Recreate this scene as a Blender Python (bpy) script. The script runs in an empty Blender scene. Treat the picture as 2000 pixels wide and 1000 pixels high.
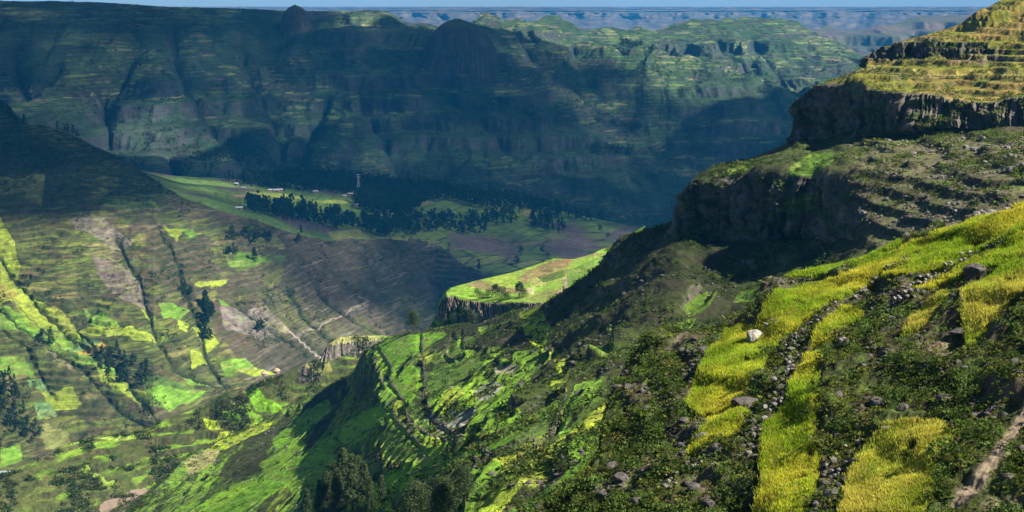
import bpy, math, random, time
import numpy as np
T0=time.time()
SC=bpy.context.scene; COL=SC.collection
R=math.radians
# ------------------------------------------------------------------ camera, sky, sun, exposure
F=2778.0; PITCH=math.atan(495/F); CP,SP=math.cos(PITCH),math.sin(PITCH)
cam=bpy.data.cameras.new('camera'); camo=bpy.data.objects.new('camera',cam); COL.objects.link(camo)
cam.sensor_width=36; cam.lens=F*36/2000; cam.clip_start=0.5; cam.clip_end=300000
camo.location=(0,0,0); camo.rotation_euler=(math.pi/2-PITCH,0,0); SC.camera=camo
SUN_EL=R(42); SUN_AZ=R(114)          # azimuth clockwise from +Y
SD=np.array([math.cos(SUN_EL)*math.sin(SUN_AZ),math.cos(SUN_EL)*math.cos(SUN_AZ),math.sin(SUN_EL)])
w=bpy.data.worlds.new('World'); SC.world=w; w.use_nodes=True; nt=w.node_tree
sky=nt.nodes.new('ShaderNodeTexSky'); sky.sky_type='NISHITA'; sky.sun_disc=False
sky.sun_elevation=SUN_EL; sky.sun_rotation=SUN_AZ; sky.altitude=2500; sky.air_density=1.0; sky.dust_density=1.2; sky.ozone_density=6
bg=nt.nodes['Background']; bg.inputs[1].default_value=0.042
nt.links.new(sky.outputs[0],bg.inputs[0])
sl=bpy.data.lights.new('sun','SUN'); sl.energy=5; sl.angle=R(0.5); sl.color=(1,0.93,0.80)
so=bpy.data.objects.new('sun',sl); COL.objects.link(so)
from mathutils import Vector
so.rotation_euler=Vector(SD.tolist()).to_track_quat('Z','Y').to_euler()
SC.view_settings.view_transform='Standard'; SC.view_settings.look='None'; SC.view_settings.gamma=1
SC.view_settings.exposure=1.32
# ------------------------------------------------------------------ numeric helpers
rng=np.random.default_rng(7); random.seed(7)
_p=np.random.default_rng(1).permutation(256); PERM=np.concatenate([_p,_p,_p]).astype(np.int64)
_a=np.random.default_rng(2).random(256)*2*np.pi; NX_,NY_=np.cos(_a).astype(np.float32),np.sin(_a).astype(np.float32)
def perlin(x,y,seed=0):
    x=np.asarray(x,np.float32)+seed*17.31; y=np.asarray(y,np.float32)+seed*9.77
    xi=np.floor(x).astype(np.int32); yi=np.floor(y).astype(np.int32); xf=x-xi; yf=y-yi
    u=xf*xf*xf*(xf*(xf*6-15)+10); v=yf*yf*yf*(yf*(yf*6-15)+10)
    xi&=255; yi&=255
    def g(i,j,dx,dy):
        h=PERM[PERM[(xi+i)&255]+((yi+j)&255)]; return NX_[h]*dx+NY_[h]*dy
    a=g(0,0,xf,yf); b=g(1,0,xf-1,yf); c=g(0,1,xf,yf-1); d=g(1,1,xf-1,yf-1)
    a=a+u*(b-a); c=c+u*(d-c)
    return 1.5*(a+v*(c-a))
def fbm(x,y,o=4,seed=0,g=.5,l=2.03):
    s=0;a=1;n=0
    for k in range(o):
        s=s+a*perlin(x,y,seed+k*3); n+=a; a*=g; x=x*l; y=y*l
    return s/n
def ridged(x,y,o=4,seed=0,g=.5):
    s=0;a=1;n=0
    for k in range(o):
        s=s+a*(1-2*np.abs(perlin(x,y,seed+k*5))); n+=a; a*=g; x=x*2.03; y=y*2.03
    return s/n
def sst(a,b,x):
    t=np.clip((x-a)/(b-a),0,1); return t*t*(3-2*t)
def voro(x,y,seed=0):
    """jittered-grid cells: returns random id value, second random, border distance"""
    xi=np.floor(x).astype(np.int64); yi=np.floor(y).astype(np.int64)
    d1=np.full(x.shape,9.,np.float32); d2=d1.copy(); i1=np.zeros(x.shape,np.int64)
    for di in (-1,0,1):
        for dj in (-1,0,1):
            cx=xi+di; cy=yi+dj; h=PERM[PERM[(cx+seed*7)&255]+((cy+seed*13)&255)]
            h2=PERM[(h+57)&255]; px=cx+.15+.7*h/255.; py=cy+.15+.7*h2/255.
            d=np.hypot(px-x,py-y); cl=d<d1
            d2=np.where(cl,d1,np.minimum(d2,d)); i1=np.where(cl,h*256+h2,i1); d1=np.where(cl,d,d1)
    ra=(PERM[(i1//256+91)&255]/255.).astype(np.float32); rb=(PERM[(i1%256+33)&255]/255.).astype(np.float32)
    return ra,rb,(d2-d1)
def tn(py):   # minus tangent of elevation on the centre column
    v=(500-np.asarray(py,float))/F
    return -( -SP+v*CP)/(CP+v*SP)
def unproj(px,py,y):
    u=(np.asarray(px,float)-1000)/F; v=(500-np.asarray(py,float))/F
    dy=CP+v*SP; k=y/dy
    return np.stack([u*k,y+0*u,(-SP+v*CP)*k],-1)
def proj(P):
    x,y,z=P[...,0],P[...,1],P[...,2]; d=y*CP-z*SP; up=y*SP+z*CP
    d=np.maximum(d,1e-3); return 1000+F*x/d, 500-F*up/d
def uy(px,py):
    v=(500-np.asarray(py,float))/F; return (np.asarray(px,float)-1000)/F/(CP+v*SP)
def L(pts,px,k=1):  # piecewise linear lookup
    a=np.array(pts,float); return np.interp(px,a[:,0],a[:,k])
def inpoly(U,V,poly):
    poly=np.array(poly,float); x0,y0=poly.min(0); x1,y1=poly.max(0)
    m=np.zeros(U.shape,bool); sel=(U>=x0)&(U<=x1)&(V>=y0)&(V<=y1)
    if not sel.any(): return m
    u=U[sel]; v=V[sel]; c=np.zeros(u.shape,bool); n=len(poly)
    for i in range(n):
        xa,ya=poly[i]; xb,yb=poly[(i+1)%n]
        if ya==yb: continue
        c^=((ya>v)!=(yb>v))&(u<(xb-xa)*(v-ya)/(yb-ya)+xa)
    m[sel]=c; return m
def pdist(U,V,line):   # distance to a polyline (pixels)
    d=np.full(U.shape,1e9)
    for (ax,ay),(bx,by) in zip(line[:-1],line[1:]):
        vx,vy=bx-ax,by-ay; t=np.clip(((U-ax)*vx+(V-ay)*vy)/(vx*vx+vy*vy+1e-9),0,1)
        d=np.minimum(d,np.hypot(U-ax-t*vx,V-ay-t*vy))
    return d
def sdist(U,V,line):   # distance and side (positive below / left of the line)
    d=np.full(U.shape,1e9); sg=np.ones(U.shape)
    for (ax,ay),(bx,by) in zip(line[:-1],line[1:]):
        vx,vy=bx-ax,by-ay; t=np.clip(((U-ax)*vx+(V-ay)*vy)/(vx*vx+vy*vy+1e-9),0,1); e=np.hypot(U-ax-t*vx,V-ay-t*vy); c=e<d
        nx,ny=(vy,-vx); 
        if ny<0 or (ny==0 and nx>0): nx,ny=-nx,-ny
        if abs(vy)>3*abs(vx) : nx,ny=-abs(vy),0
        sg=np.where(c,np.sign((U-ax)*nx+(V-ay)*ny),sg); d=np.where(c,e,d)
    return d,sg
def normals(P):
    a=np.gradient(P,axis=0); b=np.gradient(P,axis=1); n=np.cross(b,a)
    n/=np.linalg.norm(n,axis=-1,keepdims=True)+1e-12
    return np.where(n[...,2:3]<0,-n,n) if False else n
def basalt(a,z,w,h,seed):
    ra,rb,fe=voro(a/w+.12*perlin(z/(h*1.5),a/w,seed),z/h+3*perlin(a/w*.7,a*0,seed+2),seed)
    return ra,sst(.12,.03,fe)
def blur(A,k,ax=0):
    if k<1: return A
    c=np.cumsum(np.concatenate([np.repeat(A.take([0],ax),k+1,ax),A,np.repeat(A.take([-1],ax),k,ax)],ax),ax)
    n=A.shape[ax]; return (c.take(range(2*k+1,2*k+1+n),ax)-c.take(range(0,n),ax))/(2*k+1)
# ------------------------------------------------------------------ object helpers
def tag(o,label=None,cat=None,group=None,kind=None):
    if label:o['label']=label
    if cat:o['category']=cat
    if group:o['group']=group
    if kind:o['kind']=kind
    return o
def mesh_np(name,V,Fq,mat,col=None,smooth=False,parent=None):
    """V (n,3); Fq (m,k)"""
    me=bpy.data.meshes.new(name); V=np.ascontiguousarray(V,np.float32); Fq=np.ascontiguousarray(Fq,np.int32)
    me.vertices.add(len(V)); me.vertices.foreach_set('co',V.ravel())
    k=Fq.shape[1]; me.loops.add(Fq.size); me.loops.foreach_set('vertex_index',Fq.ravel())
    me.polygons.add(len(Fq)); me.polygons.foreach_set('loop_start',np.arange(0,Fq.size,k,dtype=np.int32))
    me.polygons.foreach_set('loop_total',np.full(len(Fq),k,np.int32))
    me.polygons.foreach_set('use_smooth',np.full(len(Fq),smooth,bool))
    if col is not None:
        a=me.color_attributes.new('Col','FLOAT_COLOR','POINT')
        c=np.ones((len(V),4),np.float32); c[:,:3]=col; a.data.foreach_set('color',c.ravel())
    me.update(); me.materials.append(mat)
    o=bpy.data.objects.new(name,me); COL.objects.link(o)
    if parent: o.parent=parent
    return o
def grid_faces(H,W):
    i=np.arange(H*W).reshape(H,W)
    return np.stack([i[:-1,:-1],i[:-1,1:],i[1:,1:],i[1:,:-1]],-1)
def sheet(name,P,C,mat,split=None):
    """terrain sheet; split = [(name, vertex mask, material)] faces cut out to their own object"""
    H,W=P.shape[:2]; Fq=grid_faces(H,W); V=P.reshape(-1,3); c=C.reshape(-1,3)
    left=np.ones(Fq.shape[:2],bool); outs=[]
    for nm,m,mt in (split or []):
        f=m[:-1,:-1]&m[1:,1:]&left; left&=~f
        if f.any(): outs.append((nm,f,mt))
    def emit(nm,f,mt):
        q=Fq[f]; u,inv=np.unique(q,return_inverse=True)
        return tag(mesh_np(nm,V[u],inv.reshape(q.shape),mt,c[u],True),kind='structure')
    o=emit(name,left,mat)
    return [o]+[emit(*x) for x in outs]
# ------------------------------------------------------------------ materials
def mat_attr(name,scale,amt=.35,bump=.3,bdist=.1,rough=.95,scale2=None,hue=0.0,sheen=0):
    m=bpy.data.materials.new(name); m.use_nodes=True; n=m.node_tree; b=n.nodes['Principled BSDF']
    b.inputs['Roughness'].default_value=rough; b.inputs['Specular IOR Level'].default_value=.12
    at=n.nodes.new('ShaderNodeAttribute'); at.attribute_name='Col'
    tc=n.nodes.new('ShaderNodeTexCoord')
    no=n.nodes.new('ShaderNodeTexNoise'); no.inputs['Scale'].default_value=scale; no.inputs['Detail'].default_value=6; no.inputs['Roughness'].default_value=.7
    n.links.new(tc.outputs['Object'],no.inputs['Vector'])
    mr=n.nodes.new('ShaderNodeMapRange'); mr.inputs[1].default_value=.3; mr.inputs[2].default_value=.7
    mr.inputs[3].default_value=1-amt; mr.inputs[4].default_value=1+amt
    n.links.new(no.outputs['Fac'],mr.inputs[0])
    mx=n.nodes.new('ShaderNodeVectorMath'); mx.operation='SCALE'
    n.links.new(at.outputs['Color'],mx.inputs[0]); n.links.new(mr.outputs[0],mx.inputs['Scale'])
    n.links.new(mx.outputs[0],b.inputs['Base Color'])
    if bump>0:
        bp=n.nodes.new('ShaderNodeBump'); bp.inputs['Strength'].default_value=bump; bp.inputs['Distance'].default_value=bdist
        no2=n.nodes.new('ShaderNodeTexNoise'); no2.inputs['Scale'].default_value=scale2 or scale*1.7; no2.inputs['Detail'].default_value=5; no2.inputs['Roughness'].default_value=.65
        n.links.new(tc.outputs['Object'],no2.inputs['Vector'])
        n.links.new(no2.outputs['Fac'],bp.inputs['Height']); n.links.new(bp.outputs[0],b.inputs['Normal'])
    return m
def mat_plain(name,c,rough=.9,amt=.3,scale=3,metal=0,bump=0):
    m=bpy.data.materials.new(name); m.use_nodes=True; n=m.node_tree; b=n.nodes['Principled BSDF']
    b.inputs['Roughness'].default_value=rough; b.inputs['Specular IOR Level'].default_value=.2; b.inputs['Metallic'].default_value=metal
    tc=n.nodes.new('ShaderNodeTexCoord'); no=n.nodes.new('ShaderNodeTexNoise'); no.inputs['Scale'].default_value=scale; no.inputs['Detail'].default_value=5
    n.links.new(tc.outputs['Object'],no.inputs['Vector'])
    cr=n.nodes.new('ShaderNodeValToRGB'); cr.color_ramp.elements[0].position=.3; cr.color_ramp.elements[1].position=.7
    cr.color_ramp.elements[0].color=(*[x*(1-amt) for x in c],1); cr.color_ramp.elements[1].color=(*[min(1,x*(1+amt)) for x in c],1)
    n.links.new(no.outputs['Fac'],cr.inputs[0]); n.links.new(cr.outputs[0],b.inputs['Base Color'])
    if bump:
        bp=n.nodes.new('ShaderNodeBump'); bp.inputs['Strength'].default_value=bump
        n.links.new(no.outputs['Fac'],bp.inputs['Height']); n.links.new(bp.outputs[0],b.inputs['Normal'])
    return m
M_near=mat_attr('near_ground',2.2,.55,.9,.12,scale2=5)
M_mid=mat_attr('mid_ground',.35,.5,.9,.8,scale2=.7)
M_val=mat_attr('valley_ground',.09,.4,.8,3,scale2=.16)
M_far=mat_attr('mountain_ground',.03,.35,.8,9,scale2=.05)
M_dist=mat_attr('distant_rock',.002,.2,0)
M_path=mat_attr('trodden_earth',4,.3,.6,.05)
A=np.array
def mixc(C,c,m): return C+(np.asarray(c,np.float32)-C)*np.asarray(m)[...,None]
def terrace(z,p,wd,amt,jit=0):
    q=z/p+jit; f=np.floor(q); r=q-f; s=np.clip((r-(1-wd))/wd,0,1)
    return z+amt*((f+s-q)*p+.5*(1-wd)*p), sst(.0,.2,s)*(1-sst(.8,1.,s))
PIX=.9  # mesh vertices per photo half pixel
# ================================================================== far mountains
FAR_G=[(-350,.34),(300,.33),(700,.31),(1000,.28),(1400,.24),(2150,.24)]
FAR_PB=[(-350,460),(0,420),(300,420),(500,430),(900,470),(1200,510),(1500,480),(2150,480)]
FAR_YB=[(-350,2500),(0,2600),(300,2650),(600,2850),(1000,3000),(1300,3200),(2150,3500)]
FGULL=[[(202,150),(206,200),(215,262)],[(30,120),(50,170),(60,205)],[(110,120),(75,170),(62,205)],[(340,40),(343,100),(365,160),(400,210),(450,255),(530,295)],[(470,50),(490,110),(525,180),(546,230),(550,300)],[(640,180),(600,240),(560,300)],
 [(545,300),(620,330),(680,352)],[(700,180),(745,250),(790,320),(830,370)],[(1030,130),(1080,180),(1150,235)],[(860,200),(930,250),(1020,330)],[(1120,90),(1130,150),(1150,200)],[(1190,110),(1215,160)],[(1290,120),(1310,170)],[(1400,90),(1440,150),(1480,190)],[(1470,70),(1500,130),(1530,180)],[(330,290),(345,330)],[(250,110),(215,160)],[(1480,110),(1465,150)],[(1340,110),(1350,160),(1380,190)]]
def far_y(px,py):
    g=L(FAR_G,px); return L(FAR_YB,px)*(g+tn(L(FAR_PB,px)))/(g+tn(py))
def make_far():
    W=1500; px=np.linspace(-350,2150,W); jag=4.*ridged(px/34,px*0,4,91)*sst(850,900,px)*sst(1720,1680,px)+.8*fbm(px/14,px*0,3,92)
    crest=[(-350,-8),(0,0),(60,1),(100,0),(150,2),(180,2),(250,6),(330,12),(430,14),(520,17),(545,19),(600,20),(640,20),(690,19),(720,18),(748,19),(765,24),(785,37),(800,44),(815,45),(822,42),(840,45),(858,52),(880,50),(925,44),(935,32),(950,23),(958,28),(965,29),(985,42),(993,40),(1010,35),(1025,43),(1050,41),(1062,33),(1076,30),(1092,33),(1102,42),(1115,44),(1132,58),(1150,60),(1180,54),(1200,55),(1226,60),(1240,53),(1262,55),(1280,62),(1300,54),(1330,43),(1355,37),(1400,38),(1430,36),(1460,34),(1520,37),(1550,39),(1563,46),(1575,54),(1600,67),(1650,88),(1690,112),(1740,150),(1800,190),(2150,260)]
    pb=FAR_PB
    yb=FAR_YB
    g=FAR_G
    t=np.linspace(0,1,560)[:,None]
    ct=(L(crest,px)-jag)[None]; cb=L(pb,px)[None]
    py=cb+(ct-cb)*t; G=L(g,px)[None]; YB=L(yb,px)[None]
    y=YB*(G+tn(cb))/(G+tn(py))
    P=unproj(px[None]+0*py,py,y)
    # profile: steeper under the crest
    x,yy,z=P[...,0],P[...,1],P[...,2].copy()
    wt=1-sst(.86,1,t)        # keep the skyline
    wb=sst(0,.15,t)
    wx=x+120*fbm(x/500,yy/500,3,5)
    spur=ridged(wx/430,yy/1900,3,11)
    h=(spur-.25)*75*np.sin(np.pi*np.clip(t,0,1))**.7
    # deep named valley cutting back under the small tower and spurs by the dome
    def line(pts): return [tuple(unproj(a,b,far_y(a,b))[:2]) for a,b,c in pts]
    def carve(pts,depth,wid):
        d=pdist(x,yy+0*x,line(pts)); return depth*np.exp(-(d/wid)**1.3)
    h-=carve([(520,60,4700),(545,200,3700),(560,290,3150),(700,330,2950)],120,190)
    h-=carve([(200,120,4100),(215,260,3150)],60,110)
    h+=carve([(893,120,4150),(1000,190,3750),(1240,220,3700),(1440,300,3400)],95,260)
    h+=carve([(1180,150,4800),(1300,170,4600),(1420,230,4100),(1530,260,4000)],90,260)
    h-=carve([(1150,130,5200),(1170,230,4200),(1400,330,3400)],70,220)
    h+=carve([(700,60,4500),(640,180,3700),(640,280,3150)],60,230)
    u_,v_=proj(P); fgd=np.full(u_.shape,1e9)
    for ln in FGULL: fgd=np.minimum(fgd,pdist(u_+7*fbm(u_/30,v_/30,3,12),v_,ln))
    fg=np.exp(-(fgd/4.5)**1.4); h-=22*np.exp(-(fgd/16)**2)+10*fg
    h+=fbm(x/160,yy/160,5,21)*26*wt
    gl=ridged(wx/110,yy/700,4,31); h+=gl*15*wt
    z=z+h*wt*wb
    # cliff bands in the layered basalt
    bandm=sst(-.25,.2,fbm(x/700,yy/700,2,41))
    z1,rs=terrace(z,48,.3,.6*bandm,.5*fbm(x/500,yy/500,3,43))
    z2,rs2=terrace(z1,9,.3,.4*sst(-.2,.3,fbm(x/260,yy/260,3,45)),.8*fbm(x/130,yy/130,3,44))
    z=z+(z2-z)*np.clip(wt*1.2,0.1,1)*wb
    z=np.minimum(z,-tn(ct+1.5+40*(1-t))*yy)
    P=np.stack([x,yy+0*x,z],-1)
    N=normals(P); st=1-np.abs(N[...,2]); U,V=proj(P)
    # ground cover: grass, strip fields along the contours, soil, rock
    C=np.zeros(P.shape,np.float32)+A((.034,.062,.024))
    n1=fbm(x/420,yy/420,4,51); n2=fbm(x/90,z/14,4,52)
    C=mixc(C,(.062,.052,.042),sst(0,.4,n1+.4*n2)*.8)
    C=mixc(C,(.025,.045,.018),sst(0.05,.4,n2-.3*n1)*.8)
    fa,fb,fe=voro(x/62+.6*n1+.3*n2,z/8+yy/230+.8*n1,3)
    fld=sst(-.15,.15,fbm(x/500,yy/350,3,55)+.15-st*.8)*sst(.06,.2,fe)
    cols=[(.13,.17,.03),(.22,.25,.05),(.07,.12,.025),(.24,.19,.10),(.12,.09,.06),(.09,.14,.04),(.30,.28,.10)]
    for i,c in enumerate(cols):
        C=mixc(C,c,fld*((fa>=i/7)&(fa<(i+1.)/7))*(.25+.6*fb)*sst(-.35,.1,fbm(x/45,yy/60,3,58)+.2*sst(700,1000,px)[None]))
    C=mixc(C,(.030,.040,.02),(rs2*.5+(fe<.1)*.35)*.9)
    C=mixc(C,A((.055,.05,.046)),sst(.3,.5,st))
    C=mixc(C,(.02,.035,.015),sst(.05,.45,gl*-1)*.75)  # gully shade painted into the colour to strengthen the relief
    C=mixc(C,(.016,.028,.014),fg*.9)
    C=mixc(C,(.02,.03,.015),sst(.78,.95,1-np.abs(perlin(x/90+n1,z/4.5+2*n1)))*.6)
    C*=(1+.5*fbm(x/30,z/6,4,57)+.35*n1)[...,None]  # light and dark mottling in the colour, also to raise the relief
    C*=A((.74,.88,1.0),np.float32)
    # back side
    back=[]
    for dy,dz in ((60,-6),(400,-60),(1500,-420)):
        q=P[-1].copy(); q[:,1]+=dy; q[:,0]*=(q[:,1]/(q[:,1]-dy)); q[:,2]+=dz; back.append(q)
    P=np.concatenate([P,A(back)]); C=np.concatenate([C,np.repeat(C[-1:],3,0)])
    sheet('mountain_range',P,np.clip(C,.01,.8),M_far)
    return U,V,P[:U.shape[0]]
def revolve_rock(name,px,py_base,py_top,y,wpx,seed,label,depth=.8,flat=.75):
    b=unproj(px,py_base,y); k=y/F/ (CP); hgt=unproj(px,py_top,y)[2]-b[2]; rad=wpx*k/2
    nu,nv=260,150; a=np.linspace(0,2*np.pi,nu,endpoint=False)[None]; t=np.linspace(-.35,1,nv)[:,None]
    tt=np.clip(t,0,1); r=rad*(1-tt**4.5)**.5*(1-.30*tt)+rad*.35*np.clip(-t,0,1)
    flu=ridged(np.cos(a)*7+np.sin(a)*2.0+0*t,np.sin(a)*7+t*1.2,4,seed)
    r=r*(1+(.11*flu+.05*ridged(np.cos(a)*19+0*t,np.sin(a)*19+t*2,3,seed+1))*sst(1,.9,tt)+.05*fbm(np.cos(a)*3+t*4,np.sin(a)*3+t*3,4,seed+3))
    # asymmetric outline: right shoulder slumps
    x=b[0]+r*np.cos(a)+rad*.05*tt; yy=b[1]+rad*depth+r*depth*np.sin(a)
    z=b[2]+hgt*t*(1+.03*fbm(np.cos(a)*2,np.sin(a)*2,2,seed+5))-hgt*.03*np.clip(np.cos(a),0,1)*tt**2
    P=np.stack([x,yy,z+0*a],-1)
    C=np.zeros(P.shape,np.float32)+A((.10,.078,.066)); C=mixc(C,(.055,.05,.045),sst(0,.6,flu))
    C=mixc(C,(.07,.085,.035),sst(.82,.95,tt)+0*a); C=mixc(C,(.19,.14,.11),sst(.3,.6,fbm(a*9,t*2.5,3,seed+9))*.55)
    V=P.reshape(-1,3); i=np.arange(nv*nu).reshape(nv,nu); j=np.roll(i,-1,1)
    Fq=np.stack([i[:-1],j[:-1],j[1:],i[1:]],-1).reshape(-1,4)
    o=mesh_np(name,V,Fq,M_far,C.reshape(-1,3),True); tag(o,kind='structure')
def make_distant():
    # far ridge right of the mesa
    W=500; px=np.linspace(1450,2300,W)
    top=[(1450,120),(1560,75),(1590,60),(1605,54),(1613,50),(1625,53),(1650,63),(1690,57),(1720,50),(1750,45),(1775,36),(1790,31),(1830,31),(1880,30),(1960,24),(2300,18)]
    t=np.linspace(0,1,90)[:,None]; ct=L(top,px)[None]; py=230+(ct-230)*t
    tb=tn(230); y=6500*(.14+tb)/(.14+tn(py)); P=unproj(px[None]+0*py,py,y)
    x,yy=P[...,0],P[...,1]; w=1-sst(.85,1,t)
    P[...,2]+=w*(ridged(x/500,yy/2500,4,61)*90)+fbm(x/120,yy/120,3,62)*8
    P[...,2]=terrace(P[...,2],70,.25,.7*w,.3*fbm(x/600,yy/600,2,4))[0]
    C=np.zeros(P.shape,np.float32)+A((.07,.075,.04)); C=mixc(C,(.11,.08,.06),sst(-.2,.4,fbm(x/300,yy/300,4,63)))
    b=P[-1:].copy(); b[...,1]+=1500; b[...,2]-=300; P=np.concatenate([P,b]); C=np.concatenate([C,C[-1:]])
    sheet('far_ridge',P,C,M_far)
    # escarpment on the horizon
    W=1100; px=np.linspace(-400,2400,W); rows=[(110,7700),(75,9200),(60,10300),(48,11300),(36,12000),(25,12300),(21,12700),(17,13900),(14.2,15500),(13,18500),(30,19500)]
    edge=fbm(px/150,px*0,4,71)
    out=[];cc=[]
    for i in range(len(rows)-1):
        n=14 if rows[i][0]>17 else 4
        for k in range(n):
            f=k/n; py=rows[i][0]+(rows[i+1][0]-rows[i][0])*f; y=rows[i][1]+(rows[i+1][1]-rows[i][1])*f
            cl=1 if 17<py<62 else 0
            yy=y+0*px+cl*(600*ridged(px/95,px*0+py/60,4,72)*(1 if py>21 else .5)+500*edge)
            pp=py+0*px+(1.6*edge+1.2*fbm(px/40,px*0+py/9,3,73) if 13.5<py<60 else 0)
            out.append(unproj(px,pp,yy)); c=np.zeros((W,3),np.float32)+A((.06,.06,.055)); c=mixc(c,(.12,.09,.075),sst(-.2,.5,fbm(px/30,px*0+py/5,3,74))); cc.append(c)
    sheet('distant_escarpment',A(out),A(cc),M_dist)
# ================================================================== valley slope and plateau
G_top=[(-350,110),(-100,165),(0,197),(14,203),(30,222),(52,243),(90,246),(130,260),(160,272),(183,285),(232,306),(270,330),(300,350),(330,370),(360,388),(395,398),(420,408),(460,420),(500,430),(560,452),(600,462),(640,470),(700,470),(760,466),(850,482),(880,498),(905,516),(950,536),(1000,556),(1060,575),(1150,590),(1300,560)]
G_pb=[(-350,960),(0,925),(150,915),(300,880),(440,830),(560,760),(700,700),(850,660),(1000,640),(1300,640)]
G_yb=[(-350,1230),(0,1280),(300,1340),(500,1500),(700,1760),(850,1930),(1300,1900)]
def g_y(px,py):
    g=L([(-350,.45),(300,.47),(600,.5),(1300,.5)],px); pb=L(G_pb,px); yb=L(G_yb,px)
    return yb*(g+tn(pb))/(g+tn(py))
GULL=[[(0,610),(60,650),(140,700),(230,790),(310,850),(330,900)],[(0,500),(50,570),(120,640),(190,690)],[(230,470),(270,540),(300,640),(340,720),(430,760)],[(310,440),(345,510),(360,560),(390,640),(400,700),(440,760)],
  [(190,600),(150,640),(210,700),(250,745),(310,830)],[(470,600),(530,640),(600,700)],[(620,560),(680,620),(760,670)],[(560,560),(600,620),(650,660)],[(0,640),(50,670),(100,760)]]
def make_valley():
    W=1150; px=np.linspace(-300,1250,W); t=np.linspace(0,1,640)[:,None]
    ct=L(G_top,px)[None]; cb=L(G_pb,px)[None]; py=cb+(ct-cb)*t; PX=px[None]+0*py
    y=g_y(PX,py); P=unproj(PX,py,y); x,yy,z=P[...,0],P[...,1],P[...,2].copy()
    wt=1-sst(.93,1,t); wb=sst(0,.06,t)
    wx=x+40*fbm(x/260,yy/260,3,101)
    h=ridged((wx-.35*yy)/120,yy/1200,4,103)*7
    gd=np.full(PX.shape,1e9)
    for ln in GULL: gd=np.minimum(gd,pdist(PX+5*fbm(PX/25,py/25,2,8),py,ln))
    gdw=.5+1.1*sst(-.4,.5,fbm(PX/40,py/40,2,9)); gx=np.exp(-(gd/(3.6*gdw))**1.5); gw=np.exp(-(gd/20)**2)
    h-=gx*5+gw*3
    h+=fbm(x/70,yy/70,5,105)*9
    hill=sst(395,340,PX)*sst(395,330,py)*sst(200,270,py+0*PX)
    z=z+h*wt*wb
    # rock band near the hill top
    band=[(-300,370),(60,380),(140,372),(200,385),(330,392),(420,402)]
    bd=py-L(band,px)[None]; bm=np.exp(-(bd/14)**2)*sst(520,380,PX)
    z+=bm*0
    pv=sst(-.25,.15,fbm(x/130,yy/130,3,107)); z1,rs=terrace(z,6.0,.3,.75*pv,1.1*fbm(x/110,yy/110,3,108)); rs=rs*pv; z=z+(z1-z)*wt*wb
    z=np.where(t<1,np.minimum(z,-tn(ct+.8+14*(1-t))*yy),z); P=np.stack([x,yy,z],-1); N=normals(P); st=1-np.abs(N[...,2]); U,V=PX,py
    C=np.zeros(P.shape,np.float32)+A((.080,.060,.034))
    n1=fbm(x/150,yy/150,4,111); n2=fbm(x/35,yy/35,4,112); n3=fbm(x/22,z/3.,4,113)
    grn=sst(-.25,.3,n1+.6*n2-.1)
    left=sst(520,60,PX)*.5
    C=mixc(C,(.062,.078,.015),np.clip(grn*.8+left*sst(-.2,.3,n3+.2),0,1))
    C=mixc(C,(.14,.11,.08),sst(.1,.5,n3-n1*.6)*.7*sst(150,330,PX))
    C=mixc(C,(.022,.034,.011),sst(.05,.4,n3+n2*.6)*.85)
    C=mixc(C,(.022,.032,.012),rs*.75)
    C=mixc(C,(.125,.095,.072),sst(620,520,py+0*PX)*sst(120,260,PX)*sst(395,405,py)*sst(-.3,.3,n1-.4*n2)*.6)
    # right, stony part
    rt=sst(430,620,PX+.6*(py-560)); C=mixc(C,A((.085,.068,.055)),rt*.7*sst(-.4,.3,n3))
    C=mixc(C,(.20,.17,.14),rt*sst(.2,.5,fbm(x/40,z/6,4,118))*.8)
    # dark hill top
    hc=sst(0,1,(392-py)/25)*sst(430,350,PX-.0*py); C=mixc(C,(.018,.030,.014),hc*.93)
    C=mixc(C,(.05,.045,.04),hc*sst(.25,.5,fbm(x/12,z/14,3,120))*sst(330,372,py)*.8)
    # procedural strips
    fa,fb,fe=voro(x/30+.4*n2+yy/120,z/4.6+n1*.9,5)
    f=sst(-.05,.15,n1+.2+left*.5-rt*.6-hc*2)*(fe>.12)*(fb>.62)*.8*sst(400,440,py)
    for i,c in enumerate([(.12,.17,.02),(.18,.21,.03),(.09,.14,.02),(.22,.20,.07)]): C=mixc(C,c,f*((fa>=i/4)&(fa<(i+1)/4))*.75)
    C=mixc(C,(.035,.045,.018),sst(.78,.95,1-np.abs(perlin(x/48+n1,z/2.4+2*n1)))*.65*sst(-.3,.1,n2+.2))
    C=mixc(C,(.22,.26,.05),sst(.82,.97,1-np.abs(perlin(x/40-n1,z/3.1+2*n1+7)))*.3*sst(-.1,.3,n1+left*.6))
    C=paint(C,U,V,[(tuple(.8*q+.015 for q in c_),p_) for c_,p_ in VAL_FIELDS],3.,.86); C=mixc(C,(.03,.04,.014),rs*.35)
    for ln in VAL_WALLS: C=mixc(C,(.05,.05,.03),np.exp(-(pdist(U,V,ln)/1.5)**2)*.8)
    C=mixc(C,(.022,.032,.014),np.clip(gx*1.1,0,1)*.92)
    for ln,wd,c in VAL_TRACKS: C=mixc(C,c,np.exp(-(pdist(U+2*n2,V+2*n3,ln)/wd)**2)*.85)
    C*=.82*(1+.6*fbm(x/9,z/2.5,4,119))[...,None]
    river=inpoly(U,V,[(-300,980),(-300,925),(0,920),(22,918),(34,922),(20,932),(0,940)])
    C[river]=A((.22,.24,.26))
    b=[]
    for dy,dz in ((20,-3),(120,-45),(500,-170)):
        q=P[-1].copy(); q[:,1]+=dy; q[:,0]*=q[:,1]/(q[:,1]-dy); q[:,2]+=dz*sst(700,350,px)-dz*0-2; b.append(q)
    P2=np.concatenate([P,A(b)]); C2=np.concatenate([C,np.repeat(C[-1:],3,0)])
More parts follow.
